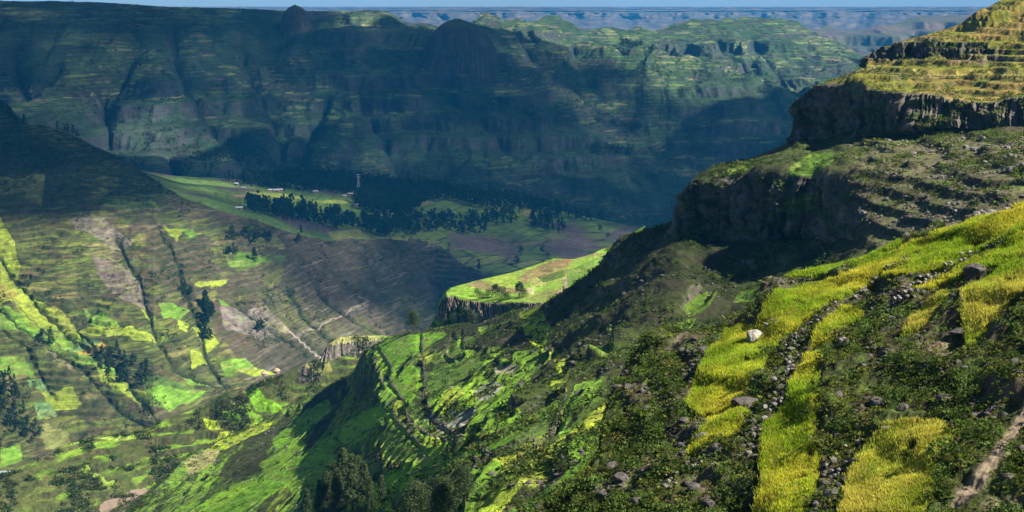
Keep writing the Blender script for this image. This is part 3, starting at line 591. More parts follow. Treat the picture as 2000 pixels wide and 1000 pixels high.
# ------------------------------------------------------------------ lower left scrubby ridge
F_top=[(-350,990),(0,928),(40,918),(70,900),(100,890),(128,868),(170,858),(200,851),(240,848),(280,840),(305,830),(330,815),(370,802),(400,790),(425,772),(445,762),(480,757),(520,742),(560,729),(583,712),(600,706),(625,702),(638,676),(652,664),(668,657),(700,655),(745,655),(800,660)]
def make_ridge():
    W=800; px=np.linspace(-350,800,W); t=np.linspace(0,1,330)[:,None]; ct=L(F_top,px)[None]; cb=1120
    py=cb+(ct-cb)*t; yb=L([(-350,740),(0,790),(400,860),(800,880)],px)[None]; g=L([(-350,.42),(300,.5),(640,.9),(800,.9)],px)[None]
    y=yb*(g+tn(cb))/(g+tn(py)); PX=px[None]+0*py; P=unproj(PX,py,y); x,yy,z=P[...,0],P[...,1],P[...,2].copy(); a=x
    e=sst(0,22,py-ct); h=fbm(x/55,yy/55,5,501)*8+ridged(x/26,yy/26,4,502)*2.6
    # columnar band round the outcrop
    z+=h*e; 
    cm=sst(575,600,PX)*sst(800,700,PX)*sst(0,6,py-ct)*sst(46,36,py-ct)
    pm_=sst(-.3,.05,fbm(x/60,yy/60,3,505)); z1,rs=terrace(z,5.5,.3,.88*pm_,.9*fbm(x/70,yy/70,3,503)); rs=rs*pm_; z=z+(z1-z)*e*(1-cm)
    ba,bc=basalt(x,z,1.6,8,9); P=np.stack([x,yy-cm*(ridged(a/3,z/30,3,504)*1.6+ba*2-bc),z],-1); N=normals(P); st=1-np.abs(N[...,2]); U,V=PX,py
    n1=fbm(x/40,yy/40,4,511); n2=fbm(x/10,yy/10,4,512)
    C=np.zeros(P.shape,np.float32)+A((.055,.066,.018)); C=mixc(C,(.10,.07,.04),sst(0,.4,n1-.3*n2)*.7); C=mixc(C,(.035,.055,.016),sst(0,.3,n2+.3*n1)*.8)
    va,vb,ve=voro(x/22+.3*n1,z/5.5+yy/60,14); C=mixc(C,(.15,.27,.02),(1-rs)*pm_*(vb>.5)*sst(-.2,.1,n1)*.8*sst(.5,.3,st)); C=mixc(C,(.12,.15,.03),(1-rs)*pm_*(vb<.25)*.6)
    C=mixc(C,(.045,.05,.02),rs*.6*(1-cm)); C=mixc(C,(.07,.06,.05),np.clip(cm*1.,0,1)*.9); C=mixc(C,(.16,.14,.12),cm*sst(.2,.5,ridged(a/2,z/20,3,515))*.7)
    C=paint(C,U,V,[((.24,.24,.08),[(640,672),(668,657),(745,655),(730,668),(690,668),(665,675)]),(GR,[(475,770),(500,765),(520,790),(560,805),(545,815),(500,808)]),(GR,[(455,800),(480,798),(515,825),(500,830)]),(GR,[(430,815),(450,812),(485,835),(470,838)]),
      (GY,[(395,822),(415,820),(437,845),(415,850)]),(GY,[(400,880),(430,858),(500,832),(525,825),(505,845),(440,878)]),((.2,.3,.04),[(155,920),(170,905),(200,935),(185,940)]),((.2,.3,.04),[(190,940),(225,950),(215,970)]),(GD,[(285,925),(310,915),(312,930),(290,935)]),((.2,.3,.04),[(190,855),(260,850),(310,838),(250,865)]),
      ((.21,.22,.06),[(590,712),(640,705),(650,725),(620,735)])],4.)
    C*=(1+.4*fbm(x/4,z/1.5,3,519))[...,None]
    b=[]
    for dy,dz in ((6,-3),(60,-50),(250,-200)):
        q=P[-1].copy(); q[:,1]+=dy; q[:,2]+=dz; b.append(q)
    P2=np.concatenate([P,A(b)]); C2=np.concatenate([C,np.repeat(C[-1:],3,0)])
    road=np.zeros(P2.shape[:2],bool); road[:P.shape[0]]=inpoly(U,V,[(185,1060),(196,1000),(225,978),(262,966),(284,956),(300,962),(276,975),(240,1000),(225,1060)])
    C2[road]=A((.17,.13,.10))
    sheet('scrub_ridge',P2,np.clip(C2,.008,.8),M_mid,[('dirt_track',road,M_path)])
    return U,V,P
# ================================================================== foreground slope
A_top=[(900,1110),(1000,1040),(1040,1012),(1100,962),(1150,912),(1170,872),(1176,820),(1188,782),(1205,742),(1235,697),(1260,668),(1300,642),(1345,648),(1400,640),(1440,622),(1475,600),(1488,572),(1505,552),(1530,541),(1600,528),(1640,520),(1700,498),(1740,479),(1770,464),(1830,450),(1900,436),(1940,421),(2000,403),(2100,380),(2500,320),(3300,200)]
def a_y(px,py): return 28/(tn(py)+.48*uy(px,py)-.03)
def near_wave(x,y): return fbm(x/14,y/14,4,601)*1.1+fbm(x/3.5,y/3.5,3,602)*.28
BAR=[ # barley plots: name colour polygon
 ('yg',[(1530,543),(1600,530),(1640,522),(1700,500),(1740,482),(1770,466),(1730,505),(1700,520),(1620,545),(1590,552),(1550,552)]),
 ('y',[(1340,800),(1385,700),(1430,640),(1480,645),(1500,612),(1560,575),(1640,552),(1700,522),(1780,480),(1900,437),(2000,404),(2040,395),(2040,420),(1960,450),(1880,470),(1800,500),(1760,525),(1700,560),(1650,592),(1590,625),(1560,650),(1500,700),(1480,740),(1445,790),(1460,830),(1420,870),(1350,900),(1345,890),(1390,845),(1375,820)]),
 ('y',[(1722,552),(1760,528),(1830,490),(1900,455),(2040,410),(2040,470),(1960,480),(1900,500),(1850,530),(1800,545),(1760,555)]),
 ('y',[(1790,575),(1840,545),(1900,510),(1960,488),(2040,475),(2040,540),(1960,540),(1900,545),(1850,555),(1810,575)]),
 ('y',[(1540,800),(1545,770),(1580,700),(1600,650),(1650,610),(1690,615),(1640,655),(1610,700),(1595,780),(1590,850),(1600,900),(1575,1010),(1540,1100),(1440,1100),(1475,1000),(1490,950),(1492,850)]),
 ('yo',[(1880,600),(1930,560),(1990,515),(2060,500),(2060,600),(1980,610),(1930,650),(1895,690),(1882,640)]),
 ('yo',[(1765,680),(1790,620),(1850,580),(1845,610),(1800,660)]),
 ('yo',[(1655,990),(1665,930),(1690,880),(1740,840),(1800,830),(1862,845),(1865,880),(1830,920),(1815,1000),(1780,1090),(1630,1090)])]
BAR=[(k,[(q[0]+200,q[1]-70) if q[0]>=2040 and i!=7 else q for q in p]) for i,(k,p) in enumerate(BAR)]
PATH=[(1870,1010),(1880,985),(1920,945),(1945,905),(1965,860),(1990,820),(2010,780)]
def make_near():
    W=1500; px=np.concatenate([np.linspace(880,2060,1300),np.linspace(2064,3300,260)]); t=np.linspace(0,1,900)[:,None]**.9
    ct=L(A_top,px)[None]; ct=ct+2.0*fbm(px/9,px*0,3,611)[None]; cb=1300; py=cb+(ct-cb)*t; PX=px[None]+0*py
    y=a_y(PX,py); P=unproj(PX,py,y); x,yy,z=P[...,0],P[...,1],P[...,2].copy()
    U,V=PX,py
    fm=np.zeros(U.shape,np.float32)
    wu,wv=5*fbm(U/16,V/16,3,620),5*fbm(U/16,V/16,3,621)
    for c,poly in BAR: fm=np.maximum(fm,inpoly(U+wu,V+wv,poly))
    fs=blur(blur(fm,6,0),6,1)
    kn=np.exp(-(((U-1500)/42)**2+((V-590)/34)**2))+np.exp(-(((U-1270)/40)**2+((V-690)/40)**2))
    e=sst(0,25,V-ct)
    rough=(fbm(x/5,yy/5,4,603)*.9+ridged(x/2.2,yy/2.2,4,604)*.35)*(1-fs)
    h=near_wave(x,yy)+rough+kn*1.0
    # low steps following the plots
    q=(x*.86+yy*.15)/5+.5*fbm(x/18,yy/18,2,605)
    h+=.45*(sst(.0,.18,q%1)-(q%1))
    z+=h*(.25+.75*e)
    P=np.stack([x,yy,z],-1)
    n1=fbm(x/6,yy/6,4,631); n2=fbm(x/1.5,yy/1.5,4,632); n3=fbm(x/.4,yy/.4,3,633)
    C=np.zeros(P.shape,np.float32)+A((.040,.050,.016)); C=mixc(C,(.085,.066,.045),sst(0,.3,n1-.4*n2)*.85)
    C=mixc(C,(.06,.095,.02),sst(0,.3,n2+.2*n1)*.8); C=mixc(C,(.15,.12,.08),sst(.2,.4,fbm(x/4,yy/4,3,634))*.7)
    C=mixc(C,(.13,.12,.03),fs*.95)
    pd=pdist(U+4*n2,V,PATH); pw=4+7*sst(700,1000,V); pm=pd<pw*1.1
    C=mixc(C,(.20,.155,.11),np.exp(-(pd/(pw*1.3))**4)*.9)
    C*=(1+.4*n3+.25*n2)[...,None]
    b=[]
    for dy,dz in ((1.5,-.8),(8,-9),(30,-36)):
        q=P[-1].copy(); q[:,1]+=dy; q[:,2]+=dz; b.append(q)
    P2=np.concatenate([P,A(b)]); C2=np.concatenate([C,np.repeat(C[-1:],3,0)])
    rm=np.zeros(P2.shape[:2],bool); rm[:P.shape[0]]=pm
    sheet('hillside',P2,np.clip(C2,.008,.8),M_near,[('path',rm,M_path)])
    return U,V,P,fm
NEAR=make_near(); print('near',time.time()-T0)
MAS=make_massif(); BUT=make_butte(); RID=make_ridge(); print('mid',time.time()-T0)
VAL=make_valley(); PLA=make_plateau(); FAR=make_far()
def ground_at(S,px,py,r=6):
    U,V,P=S[:3]; m=(np.abs(U-px)<r)&(np.abs(V-py)<r)
    if not m.any():
        d=(U-px)**2+(V-py)**2; return P.reshape(-1,3)[np.argmin(d)]
    q=P[m]; d=(U[m]-px)**2+(V[m]-py)**2; k=q[:,1]<q[:,1].min()*1.03+1; q=q[k]; return q[np.argmin(d[k])]
FAR=(proj(FAR[2])[0],proj(FAR[2])[1],FAR[2])
revolve_rock('rock_dome',893,158,38,float(ground_at(FAR,893,158)[1])+25,150,701,'')
revolve_rock('rock_tower',574,75,10,float(ground_at(FAR,574,70)[1])+10,62,711,'')
make_distant(); print('far',time.time()-T0)
gs=16500
tag(mesh_np('ground',A([[-gs,-2900,-700],[gs,-2900,-700],[gs,20000,-700],[-gs,20000,-700]]),A([[0,1,2,3]]),mat_plain('valley_floor',(.09,.09,.05),scale=.001)),kind='structure')
# ================================================================== clouds above the valley (they shade it) and haze
LIT=[(1,[(655,15),(760,18),(850,48),(840,75),(800,82),(740,76),(700,100),(670,60)]),(1,[(870,50),(960,10),(1800,10),(1800,215),(1560,215),(1450,195),(1370,180),(1260,120),(1180,105),(1120,115),(1060,105),(980,98),(930,70)]),
 (.9,[(0,-9),(150,-9),(130,12),(60,24),(0,28)]),(.8,[(215,75),(260,68),(300,95),(290,115),(220,125),(140,122),(150,95)]),(.55,[(250,190),(320,190),(350,210),(300,235),(260,215)]),
 (.75,[(180,240),(330,235),(420,260),(560,250),(650,300),(600,345),(400,350),(230,300)]),(.6,[(530,195),(640,180),(640,240),(590,260),(545,255)]),(.9,[(1080,168),(1180,180),(1210,205),(1150,215),(1090,190)]),(1,[(1190,100),(1420,195),(1560,245),(1430,235),(1300,180)]),
 (.8,[(655,280),(760,275),(780,290),(700,300)]),(.5,[(0,170),(45,175),(50,240),(0,230)]),(.2,[(800,240),(1500,230),(1450,420),(1000,400),(850,330)]),(.14,[(60,60),(660,60),(820,220),(820,330),(60,330)])]
VLIT=[(1,[(0,430),(120,415),(250,425),(420,440),(470,500),(560,570),(640,600),(700,590),(780,645),(850,700),(-50,1000),(-50,430)]),(.08,[(0,400),(400,400),(700,440),(1100,500),(1100,700),(700,700),(0,700)])]
PLIT=[(1,[(340,345),(460,355),(520,370),(720,385),(700,400),(560,400),(420,395),(340,380)]),(.7,[(620,440),(730,460),(700,470),(630,470)]),(.16,[(300,300),(1400,300),(1400,600),(300,600)])]
ALL=[(1,[(-9999,-9999),(9999,-9999),(9999,9999),(-9999,9999)])]
CLOUD_H=1400.
def make_clouds():
    cs=16.; x0,x1,y0,y1=-3000,6500,-1500,7500; nx,ny=int((x1-x0)/cs),int((y1-y0)/cs)
    sh=np.zeros((ny,nx)); lt=np.zeros((ny,nx))
    def add(S,k,lit,wob,base=0.):
        U,V,P=S[0][::k,::k],S[1][::k,::k],S[2][::k,::k]
        du=wob*fbm(U/60,V/40,4,801); dv=wob*.6*fbm(U/60,V/40,4,802); m=np.full(U.shape,base)
        for l,p in lit: m=np.maximum(m,l*inpoly(U+du,V+dv,p)) if base==0 else np.where(inpoly(U+du,V+dv,p),l,m)
        q=P+SD*((CLOUD_H-P[...,2])/SD[2])[...,None]; i=((q[...,1]-y0)/cs).astype(int); j=((q[...,0]-x0)/cs).astype(int)
        ok=(i>=0)&(i<ny)&(j>=0)&(j<nx); np.add.at(sh,(i[ok],j[ok]),(1-m)[ok]); np.add.at(lt,(i[ok],j[ok]),m[ok])
    for S,lit,wb in ((FAR,LIT,30),(VAL,VLIT,20),(PLA,PLIT,14)): add(S,2,lit,wb)
    for S in (BUT,RID,NEAR): add(S,2,ALL,0)
    add(MAS,2,[(.1,[(1055,605),(1190,490),(1330,425),(1360,365),(1590,400),(1640,490),(1580,560),(1450,660),(1250,710),(1150,750),(1030,715),(975,675)])],6,1.)
    for k in range(2): sh=blur(blur(sh,1,0),1,1); lt=blur(blur(lt,1,0),1,1)
    Y,X=np.mgrid[0:ny,0:nx]*cs; X=X+x0; Y=Y+y0
    n=fbm(X/900,Y/900,4,803); unk=(sh+lt)<.02
    gy=Y-SD[1]*(CLOUD_H+100)/SD[2]; m=np.where(unk,sst(.0,.25,n)*(gy>2000),sh/(sh+lt+1e-9))
    m=blur(blur(m,1,0),1,1)
    m=np.clip(m+.75*(gy>1100)*fbm(X/170,Y/170,4,804)*(1-np.abs(2*m-1))+.12*fbm(X/120,Y/120,3,807)*(m>.3),0,1)
    m[:2]=0;m[-2:]=0;m[:,:2]=0;m[:,-2:]=0
    op=np.clip(m*1.05-.05,0,1)                       # how dense the cloud is here
    a=1-np.sqrt(np.clip(1-.995*op,0,1))                # per surface (the ray meets two)
    f=(m[:-1,:-1]>.06)&(m[1:,:-1]>.06)&(m[:-1,1:]>.06)&(m[1:,1:]>.06)
    th=blur(blur(m,3,0),3,1)
    top=CLOUD_H+8+th*260*(1+.6*fbm(X/260,Y/260,4,805)); bot=CLOUD_H-8-th*40*(1+.8*fbm(X/200,Y/200,3,806))
    Fq=grid_faces(ny,nx)[f]; n0=ny*nx
    V=np.concatenate([np.stack([X,Y,top],-1).reshape(-1,3),np.stack([X,Y,bot],-1).reshape(-1,3)])
    Fa=np.concatenate([Fq,Fq[:,::-1]+n0]); u,inv=np.unique(Fa,return_inverse=True)
    c=np.repeat(np.concatenate([a.ravel(),a.ravel()])[:,None],3,1)
    mt=bpy.data.materials.new('cloud_white'); mt.use_nodes=True; nn=mt.node_tree; b=nn.nodes['Principled BSDF']
    b.inputs['Base Color'].default_value=(.85,.85,.85,1); b.inputs['Roughness'].default_value=1
    at=nn.nodes.new('ShaderNodeAttribute'); at.attribute_name='Col'; nn.links.new(at.outputs['Fac'],b.inputs['Alpha'])
    tag(mesh_np('cloud_layer',V[u],inv.reshape(Fa.shape),mt,c[u],True),kind='structure')
make_clouds()
def make_haze():
    x,y0,y1,z0,z1=17000,-3000,20500,-701,140
    V=A([[-x,y0,z0],[x,y0,z0],[x,y1,z0],[-x,y1,z0],[-x,y0,z1],[x,y0,z1],[x,y1,z1],[-x,y1,z1]])
    Fq=A([[0,3,2,1],[4,5,6,7],[0,1,5,4],[1,2,6,5],[2,3,7,6],[3,0,4,7]])
    m=bpy.data.materials.new('haze'); m.use_nodes=True; n=m.node_tree; n.nodes.remove(n.nodes['Principled BSDF'])
    v=n.nodes.new('ShaderNodeVolumePrincipled'); v.inputs['Color'].default_value=(.03,.42,1.0,1); v.inputs['Density'].default_value=4.2e-5; v.inputs['Anisotropy'].default_value=.0
    n.links.new(v.outputs[0],n.nodes['Material Output'].inputs['Volume'])
    tag(mesh_np('haze',V,Fq,m),kind='stuff')
make_haze()

# ================================================================== vegetation, stones, buildings
def mat_leaf(name,trans=.35,amt=.3,scale=.7):
    m=bpy.data.materials.new(name); m.use_nodes=True; n=m.node_tree; n.nodes.remove(n.nodes['Principled BSDF'])
    at=n.nodes.new('ShaderNodeAttribute'); at.attribute_name='Col'; tc=n.nodes.new('ShaderNodeTexCoord'); no=n.nodes.new('ShaderNodeTexNoise')
    no.inputs['Scale'].default_value=scale; no.inputs['Detail'].default_value=3; n.links.new(tc.outputs['Object'],no.inputs['Vector'])
    mr=n.nodes.new('ShaderNodeMapRange'); mr.inputs[1].default_value=.3; mr.inputs[2].default_value=.7; mr.inputs[3].default_value=1-amt; mr.inputs[4].default_value=1+amt
    n.links.new(no.outputs['Fac'],mr.inputs[0]); mx=n.nodes.new('ShaderNodeVectorMath'); mx.operation='SCALE'
    n.links.new(at.outputs['Color'],mx.inputs[0]); n.links.new(mr.outputs[0],mx.inputs['Scale'])
    d=n.nodes.new('ShaderNodeBsdfDiffuse'); t=n.nodes.new('ShaderNodeBsdfTranslucent'); x=n.nodes.new('ShaderNodeMixShader'); x.inputs[0].default_value=trans
    n.links.new(mx.outputs[0],d.inputs[0]); n.links.new(mx.outputs[0],t.inputs[0]); n.links.new(d.outputs[0],x.inputs[1]); n.links.new(t.outputs[0],x.inputs[2])
    n.links.new(x.outputs[0],n.nodes['Material Output'].inputs[0]); return m
M_leaf=mat_leaf('foliage'); M_grass=mat_leaf('barley',.45,.25,.5)
M_bark=mat_plain('bark',(.11,.08,.06),scale=4); M_stone=mat_plain('stone',(.17,.155,.14),scale=3,amt=.5,bump=.6); M_dstone=mat_plain('dark_stone',(.075,.068,.062),scale=3,amt=.5,bump=.6)
M_wallst=mat_plain('wall_stone',(.11,.095,.075),scale=3,amt=.5,bump=.6); M_scree=mat_plain('scree_stone',(.12,.11,.085),scale=2,amt=.5,bump=.6); M_pale=mat_plain('lichen_stone',(.30,.28,.245),scale=2.5,amt=.6,bump=.7); M_tin=mat_plain('tin_roof',(.42,.45,.48),rough=.5,scale=1,amt=.12,metal=.1); M_mud=mat_plain('mud_wall',(.24,.17,.11)); M_thatch=mat_plain('thatch',(.33,.25,.15),scale=5); M_steel=mat_plain('galvanised_steel',(.5,.52,.55),rough=.5,amt=.1)
def rdir(n):
    v=rng.normal(size=(n,3)); return v/np.linalg.norm(v,axis=1,keepdims=True)
def quads(c,ls,col,up=0.):
    n=len(c); a=rdir(n); b=np.cross(a,rdir(n)); b/=np.linalg.norm(b,axis=1,keepdims=True)+1e-9
    a=a*ls[:,None]; b=b*ls[:,None]*.6
    V=np.stack([c-a,c+b,c+a*1.1,c-b],1).reshape(-1,3); return V,np.arange(4*n).reshape(-1,4),np.repeat(col,4,0)
def leafcloud(C,rad,hgt,k,ls,col,var=.4):
    n=len(C); c=np.repeat(C,k,0); d=rdir(n*k); r=rng.random(n*k)**.45
    d[:,2]=np.abs(d[:,2]); off=d*r[:,None]; off[:,:2]*=np.repeat(rad,k)[:,None]; off[:,2]*=np.repeat(hgt,k)
    cc=np.repeat(col,k,0)*(1+var*(rng.random((n*k,1))*2-1)); return quads(c+off,np.repeat(ls,k)*(.6+.8*rng.random(n*k)),cc)
def tube(a,b,r0,r1,n=6):
    a=A(a,float);b=A(b,float);d=b-a;d/=np.linalg.norm(d);u=np.cross(d,[.3,.9,.1]);u/=np.linalg.norm(u);v=np.cross(d,u)
    t=np.linspace(0,2*np.pi,n,endpoint=False)[:,None]; c=np.cos(t)*u+np.sin(t)*v
    V=np.concatenate([a+c*r0,b+c*r1]); i=np.arange(n); j=(i+1)%n; return V,np.stack([i,j,j+n,i+n],-1)
def join(L_):
    V=[];Fq=[];o=0;C=[]
    for t in L_:
        V.append(t[0]);Fq.append(t[1]+o);o+=len(t[0]); C.append(t[2] if len(t)>2 else None)
    return np.concatenate(V),np.concatenate(Fq),(np.concatenate(C) if C[0] is not None else None)
def limbs(h,kind,seed,n=7):
    r=np.random.default_rng(seed); r0=h*.022; T=[]; p=A([0,0,-.3*h*.1]); 
    for k in range(5):
        q=A([h*.015*r.normal(),h*.015*r.normal(),h*.19*(k+1)]); T.append(tube(p,q,r0*(1-.18*k),r0*(1-.18*(k+1)))); p=q
    for k in range(n):
        z=h*(.3+.55*k/n); a=r.random()*6.28; l=h*(.13 if kind=='tall' else .26)*(1-.4*k/n)
        T.append(tube((0,0,z),(l*math.cos(a),l*math.sin(a),z+l*.8),r0*.4,r0*.1,5))
    return join(T)
def crown(h,kind,seed,clumps,per,ls,col):
    r=np.random.default_rng(seed); c=[];rd=[]
    for k in range(clumps):
        t=r.random()**.8
        if kind=='tall': z=h*(.16+.80*t); w=h*(.11 if per>60 else .17)*(1-t)**.55*(.75+.5*r.random())+.01*h; cr=h*(.07+.05*r.random())*(1.1-.6*t)
        elif kind=='bush': z=h*(.15+.6*t); w=h*.5*(1-.6*t); cr=h*.25
        else: z=h*(.30+.58*t); w=h*.30*math.sin(math.pi*min(1,.25+.7*t))*(.6+.6*r.random()); cr=h*(.10+.06*r.random())
        a=r.random()*6.28; w*=r.random()**.35; c.append((w*math.cos(a),w*math.sin(a),z)); rd.append(cr)
    c=A(c);rd=A(rd); tone=(.65+.7*r.random((clumps,1)))*A(col)
    k=per; cc=np.repeat(c,k,0); d=rdir(len(cc)); rr=rng.random(len(cc))**.4
    off=d*rr[:,None]*np.repeat(rd,k)[:,None]; col_=np.repeat(tone,k,0)*(.7+.6*rng.random((len(cc),1)))
    return quads(cc+off,np.full(len(cc),ls)*(.6+.8*rng.random(len(cc))),col_)
def put(o,p,s=1.,rz=None):
    o.location=p; o.scale=(s,s,s); o.rotation_euler=(0,0,random.random()*6.28 if rz is None else rz)
# two-part trees (near and on the valley side)
PROTO={}
def tree(kind,p,h,label,group,lod=0,cat='tree',name='tree'):
    v=random.randrange(3); key=(kind,lod,v)
    if lod==0: kind_c=(.055,.08,.035)
    col={'tall':(.022,.042,.018),'round':(.032,.055,.020),'bush':(.045,.075,.022)}[kind]
    if lod==0: col=(.07,.10,.042)
    if key not in PROTO:
        cl,pe,ls={0:(80,70,.015),1:(34,22,.035),2:(20,10,.055)}[lod]
        if lod<2:
            c=mesh_np('crown',*crown(1,kind,v*7+lod,cl,pe,ls,A(col))[:2],M_leaf,None); 
            rngs=None
            bpy.data.objects.remove(c)
            V,Fq,cc=crown(1,kind,v*7+lod,cl,pe,ls,A(col)); c=mesh_np('crown',V,Fq,M_leaf,cc)
            V,Fq,_=limbs(1,kind,v); t=mesh_np('trunk',V,Fq,M_bark)
            PROTO[key]=(t.data,c.data); bpy.data.objects.remove(c); bpy.data.objects.remove(t)
        else:
            V,Fq,cc=crown(1,kind,v*7+3,cl,pe,ls,A(col)); V2,F2,_=limbs(1,kind,v,3)
            V,Fq,cc=join([(V,Fq,cc),(V2,F2,np.zeros((len(V2),3))+A((.1,.075,.055)))]); o=mesh_np(name,V,Fq,M_leaf,cc); PROTO[key]=(o.data,); bpy.data.objects.remove(o)
    d=PROTO[key]
    if lod==2: e=bpy.data.objects.new(name,d[0]); COL.objects.link(e)
    else:
        e=bpy.data.objects.new(name,None); COL.objects.link(e)
        for nm,m in (('trunk',d[0]),('crown',d[1])):
            c=bpy.data.objects.new(nm,m); COL.objects.link(c); c.parent=e
    put(e,p,h); tag(e,label,cat,group); return e
ORD=['leftmost','second from the left','third from the left','fourth from the left','fifth from the left','sixth from the left','seventh from the left','eighth from the left','ninth from the left','middle one, tenth from the left','eleventh from the left','twelfth from the left','thirteenth from the left','fourteenth from the left','fifteenth from the left','sixteenth from the left','seventeenth from the left','rightmost']
def scatter_poly(S,polys,n,seed=0):
    U,V,P=S[:3]; m=np.zeros(U.shape,bool)
    for p in polys: m|=inpoly(U,V,p)
    q=P[m]; r=np.random.default_rng(seed); return q[r.integers(0,len(q),n)] if len(q) else q
BUTS=(proj(BUT[2])[0],proj(BUT[2])[1],BUT[2]); NEARS=(*proj(NEAR[2]),NEAR[2],NEAR[3]); VALS=(*proj(VAL[2]),VAL[2]); PLAS=(*proj(PLA[2]),PLA[2]); RIDS=(*proj(RID[2]),RID[2])
# --- village woods on the plateau
WOODS=[[(470,352),(560,345),(700,352),(860,362),(930,372),(930,392),(860,395),(760,388),(640,378),(560,372),(480,366)],[(700,385),(800,385),(830,400),(800,425),(740,422),(690,405)],
 [(860,385),(920,380),(1000,385),(1050,395),(1120,405),(1170,425),(1180,437),(1130,432),(1060,415),(980,410),(930,410),(905,400)]]
GROVES=[[(478,405),(500,402),(560,402),(600,412),(650,418),(700,432),(780,432),(880,428),(872,452),(800,464),(740,464),(700,452),(640,447),(560,432),(490,418)],[(1035,418),(1080,422),(1107,452),(1098,460),(1040,452)],[(900,425),(960,420),(1020,412),(1010,437),(960,447),(920,442)],[(850,442),(930,435),(960,455),(900,462)]]
for i,p in enumerate(scatter_poly(PLAS,GROVES,128,5)): tree('tall' if i%3 else 'round',p,random.uniform(13,22),'dark eucalyptus tree in the groves along the front edge of the village shelf','trees in the front village groves',2)
wp=np.concatenate([scatter_poly(PLAS,WOODS,1500,6),scatter_poly(PLAS,GROVES,330,16)]); T=[]
for p in wp:
    h=random.uniform(14,24); V,Fq,cc=crown(1,'tall' if random.random()<.6 else 'round',random.randrange(99),14,9,.06,A((.018,.034,.017))); T.append((V*h+p,Fq,cc))
V,Fq,cc=join(T); tag(mesh_np('village_woodland',V,Fq,M_leaf,cc),'dense dark belt of eucalyptus woods behind the village fields','woodland',kind='stuff')
for q_,(x,y_) in enumerate(sorted(((1173,456),(1187,468),(585,470),(1042,405),(930,540),(1018,500),(1009,520),(1060,498),(440,352),(448,353),(456,354),(464,355),(472,356),(484,358),(492,360),(505,360),(520,362),(530,364)))): 
    tree('round' if x>1000 else 'tall',ground_at(PLAS,x,y_),random.uniform(12,19),'dark tree standing apart in the open village fields, '+ORD[q_],'scattered trees on the village fields',2)
# --- valley side trees
VT=[([(388,590),(412,588),(416,625),(412,668),(395,668),(400,620)],16,(13,21),'tall dark tree in the upright clump down the gully of the sunlit slope','trees in the gully clump'),
 ([(180,690),(230,690),(290,715),(285,755),(235,760),(215,735),(185,718)],44,(8,15),'dark tree in the grove beside the green field at lower left','trees in the lower left grove'),
 ([(0,725),(28,730),(45,790),(80,850),(70,875),(40,850),(0,830)],46,(8,15),'dark tree in the wooded ravine at the left edge of the valley','trees in the left ravine'),
 ([(65,650),(100,650),(105,680),(70,680)],8,(9,14),'dark tree below the striped green fields on the left slope','trees below the striped fields'),
 ([(330,570),(360,565),(385,585),(340,585)],7,(9,14),'dark tree in the small clump half way down the sunlit slope','trees of the small slope clump'),
 ([(450,455),(540,460),(540,480),(450,472)],14,(10,16),'dark tree in the shaded thicket below the dark hill','trees of the shaded thicket'),
 ([(432,490),(465,488),(465,500),(434,500)],6,(9,12),'dark tree in the tight copse beside the brown field','trees of the tight copse'),
 ([(470,640),(510,635),(515,655),(480,655)],6,(10,14),'dark tree beside the round bright green field','trees by the round field')]
for poly,n,(h0,h1),lb,gp in VT:
    for p in scatter_poly(VALS,[poly],n,n): tree('tall' if random.random()<.6 else 'round',p,random.uniform(h0,h1),lb,gp,1 if h0>=13 else 2)
tree('tall',ground_at(VALS,497,512),20,'tall dark tree on the bright green field below the village shelf',None,1)
tree('round',ground_at(VALS,584,478),15,'rounded dark tree beside the dirt track under the village shelf',None,1)
for q_,(x,y_) in enumerate(sorted(((5,215),(14,225),(22,232),(30,240),(48,243),(114,250),(134,258),(143,262),(152,268),(128,256)))): tree('tall',ground_at(VALS,x,y_+2),random.uniform(11,17),'dark tree on the skyline of the shaded hill, '+ORD[q_],'trees on the dark hill skyline',2)
# --- near trees
for q_,(x,y_,h) in enumerate(sorted(((655,990,17),(672,985,20),(688,992,18),(700,975,15),(640,1005,16),(625,1010,14),(712,990,14),(662,1010,17),(600,1015,12),(725,1000,10),(745,985,9)))): tree('tall',ground_at(MAS,x,y_+4),h*.8,'tall eucalyptus of the shaded bottom grove, '+ORD[q_],'eucalyptus grove at the bottom',0)
tree('round',ground_at(MAS,812,1030),8.5,'large round leafy tree at the bottom edge, left one of the pair',None,0)
tree('round',ground_at(MAS,862,1022),7.5,'large round leafy tree at the bottom edge, right one of the pair',None,0)
tree('round',ground_at(MAS,905,985),6,'smaller bushy tree to the right of the bottom pair',None,0)
tree('round',ground_at(MAS,808,645),12,'small lone tree on the field edge left of the rock promontory',None,0)
for q_,(x,y_,h) in enumerate(sorted(((905,628,9),(918,630,8),(930,632,7),(888,632,7),(870,640,6),(955,582,6),(968,580,8),(980,582,7),(942,585,5),(1015,580,9),(1022,582,6),(990,586,5),(932,578,5)))): tree('bush' if h<8 else 'round',ground_at(BUTS,x,y_),h,'dark green bush '+('on top' if y_<600 else 'at the foot')+' of the rock promontory, '+ORD[q_],'bushes of the rock promontory',1,'bush','bush')
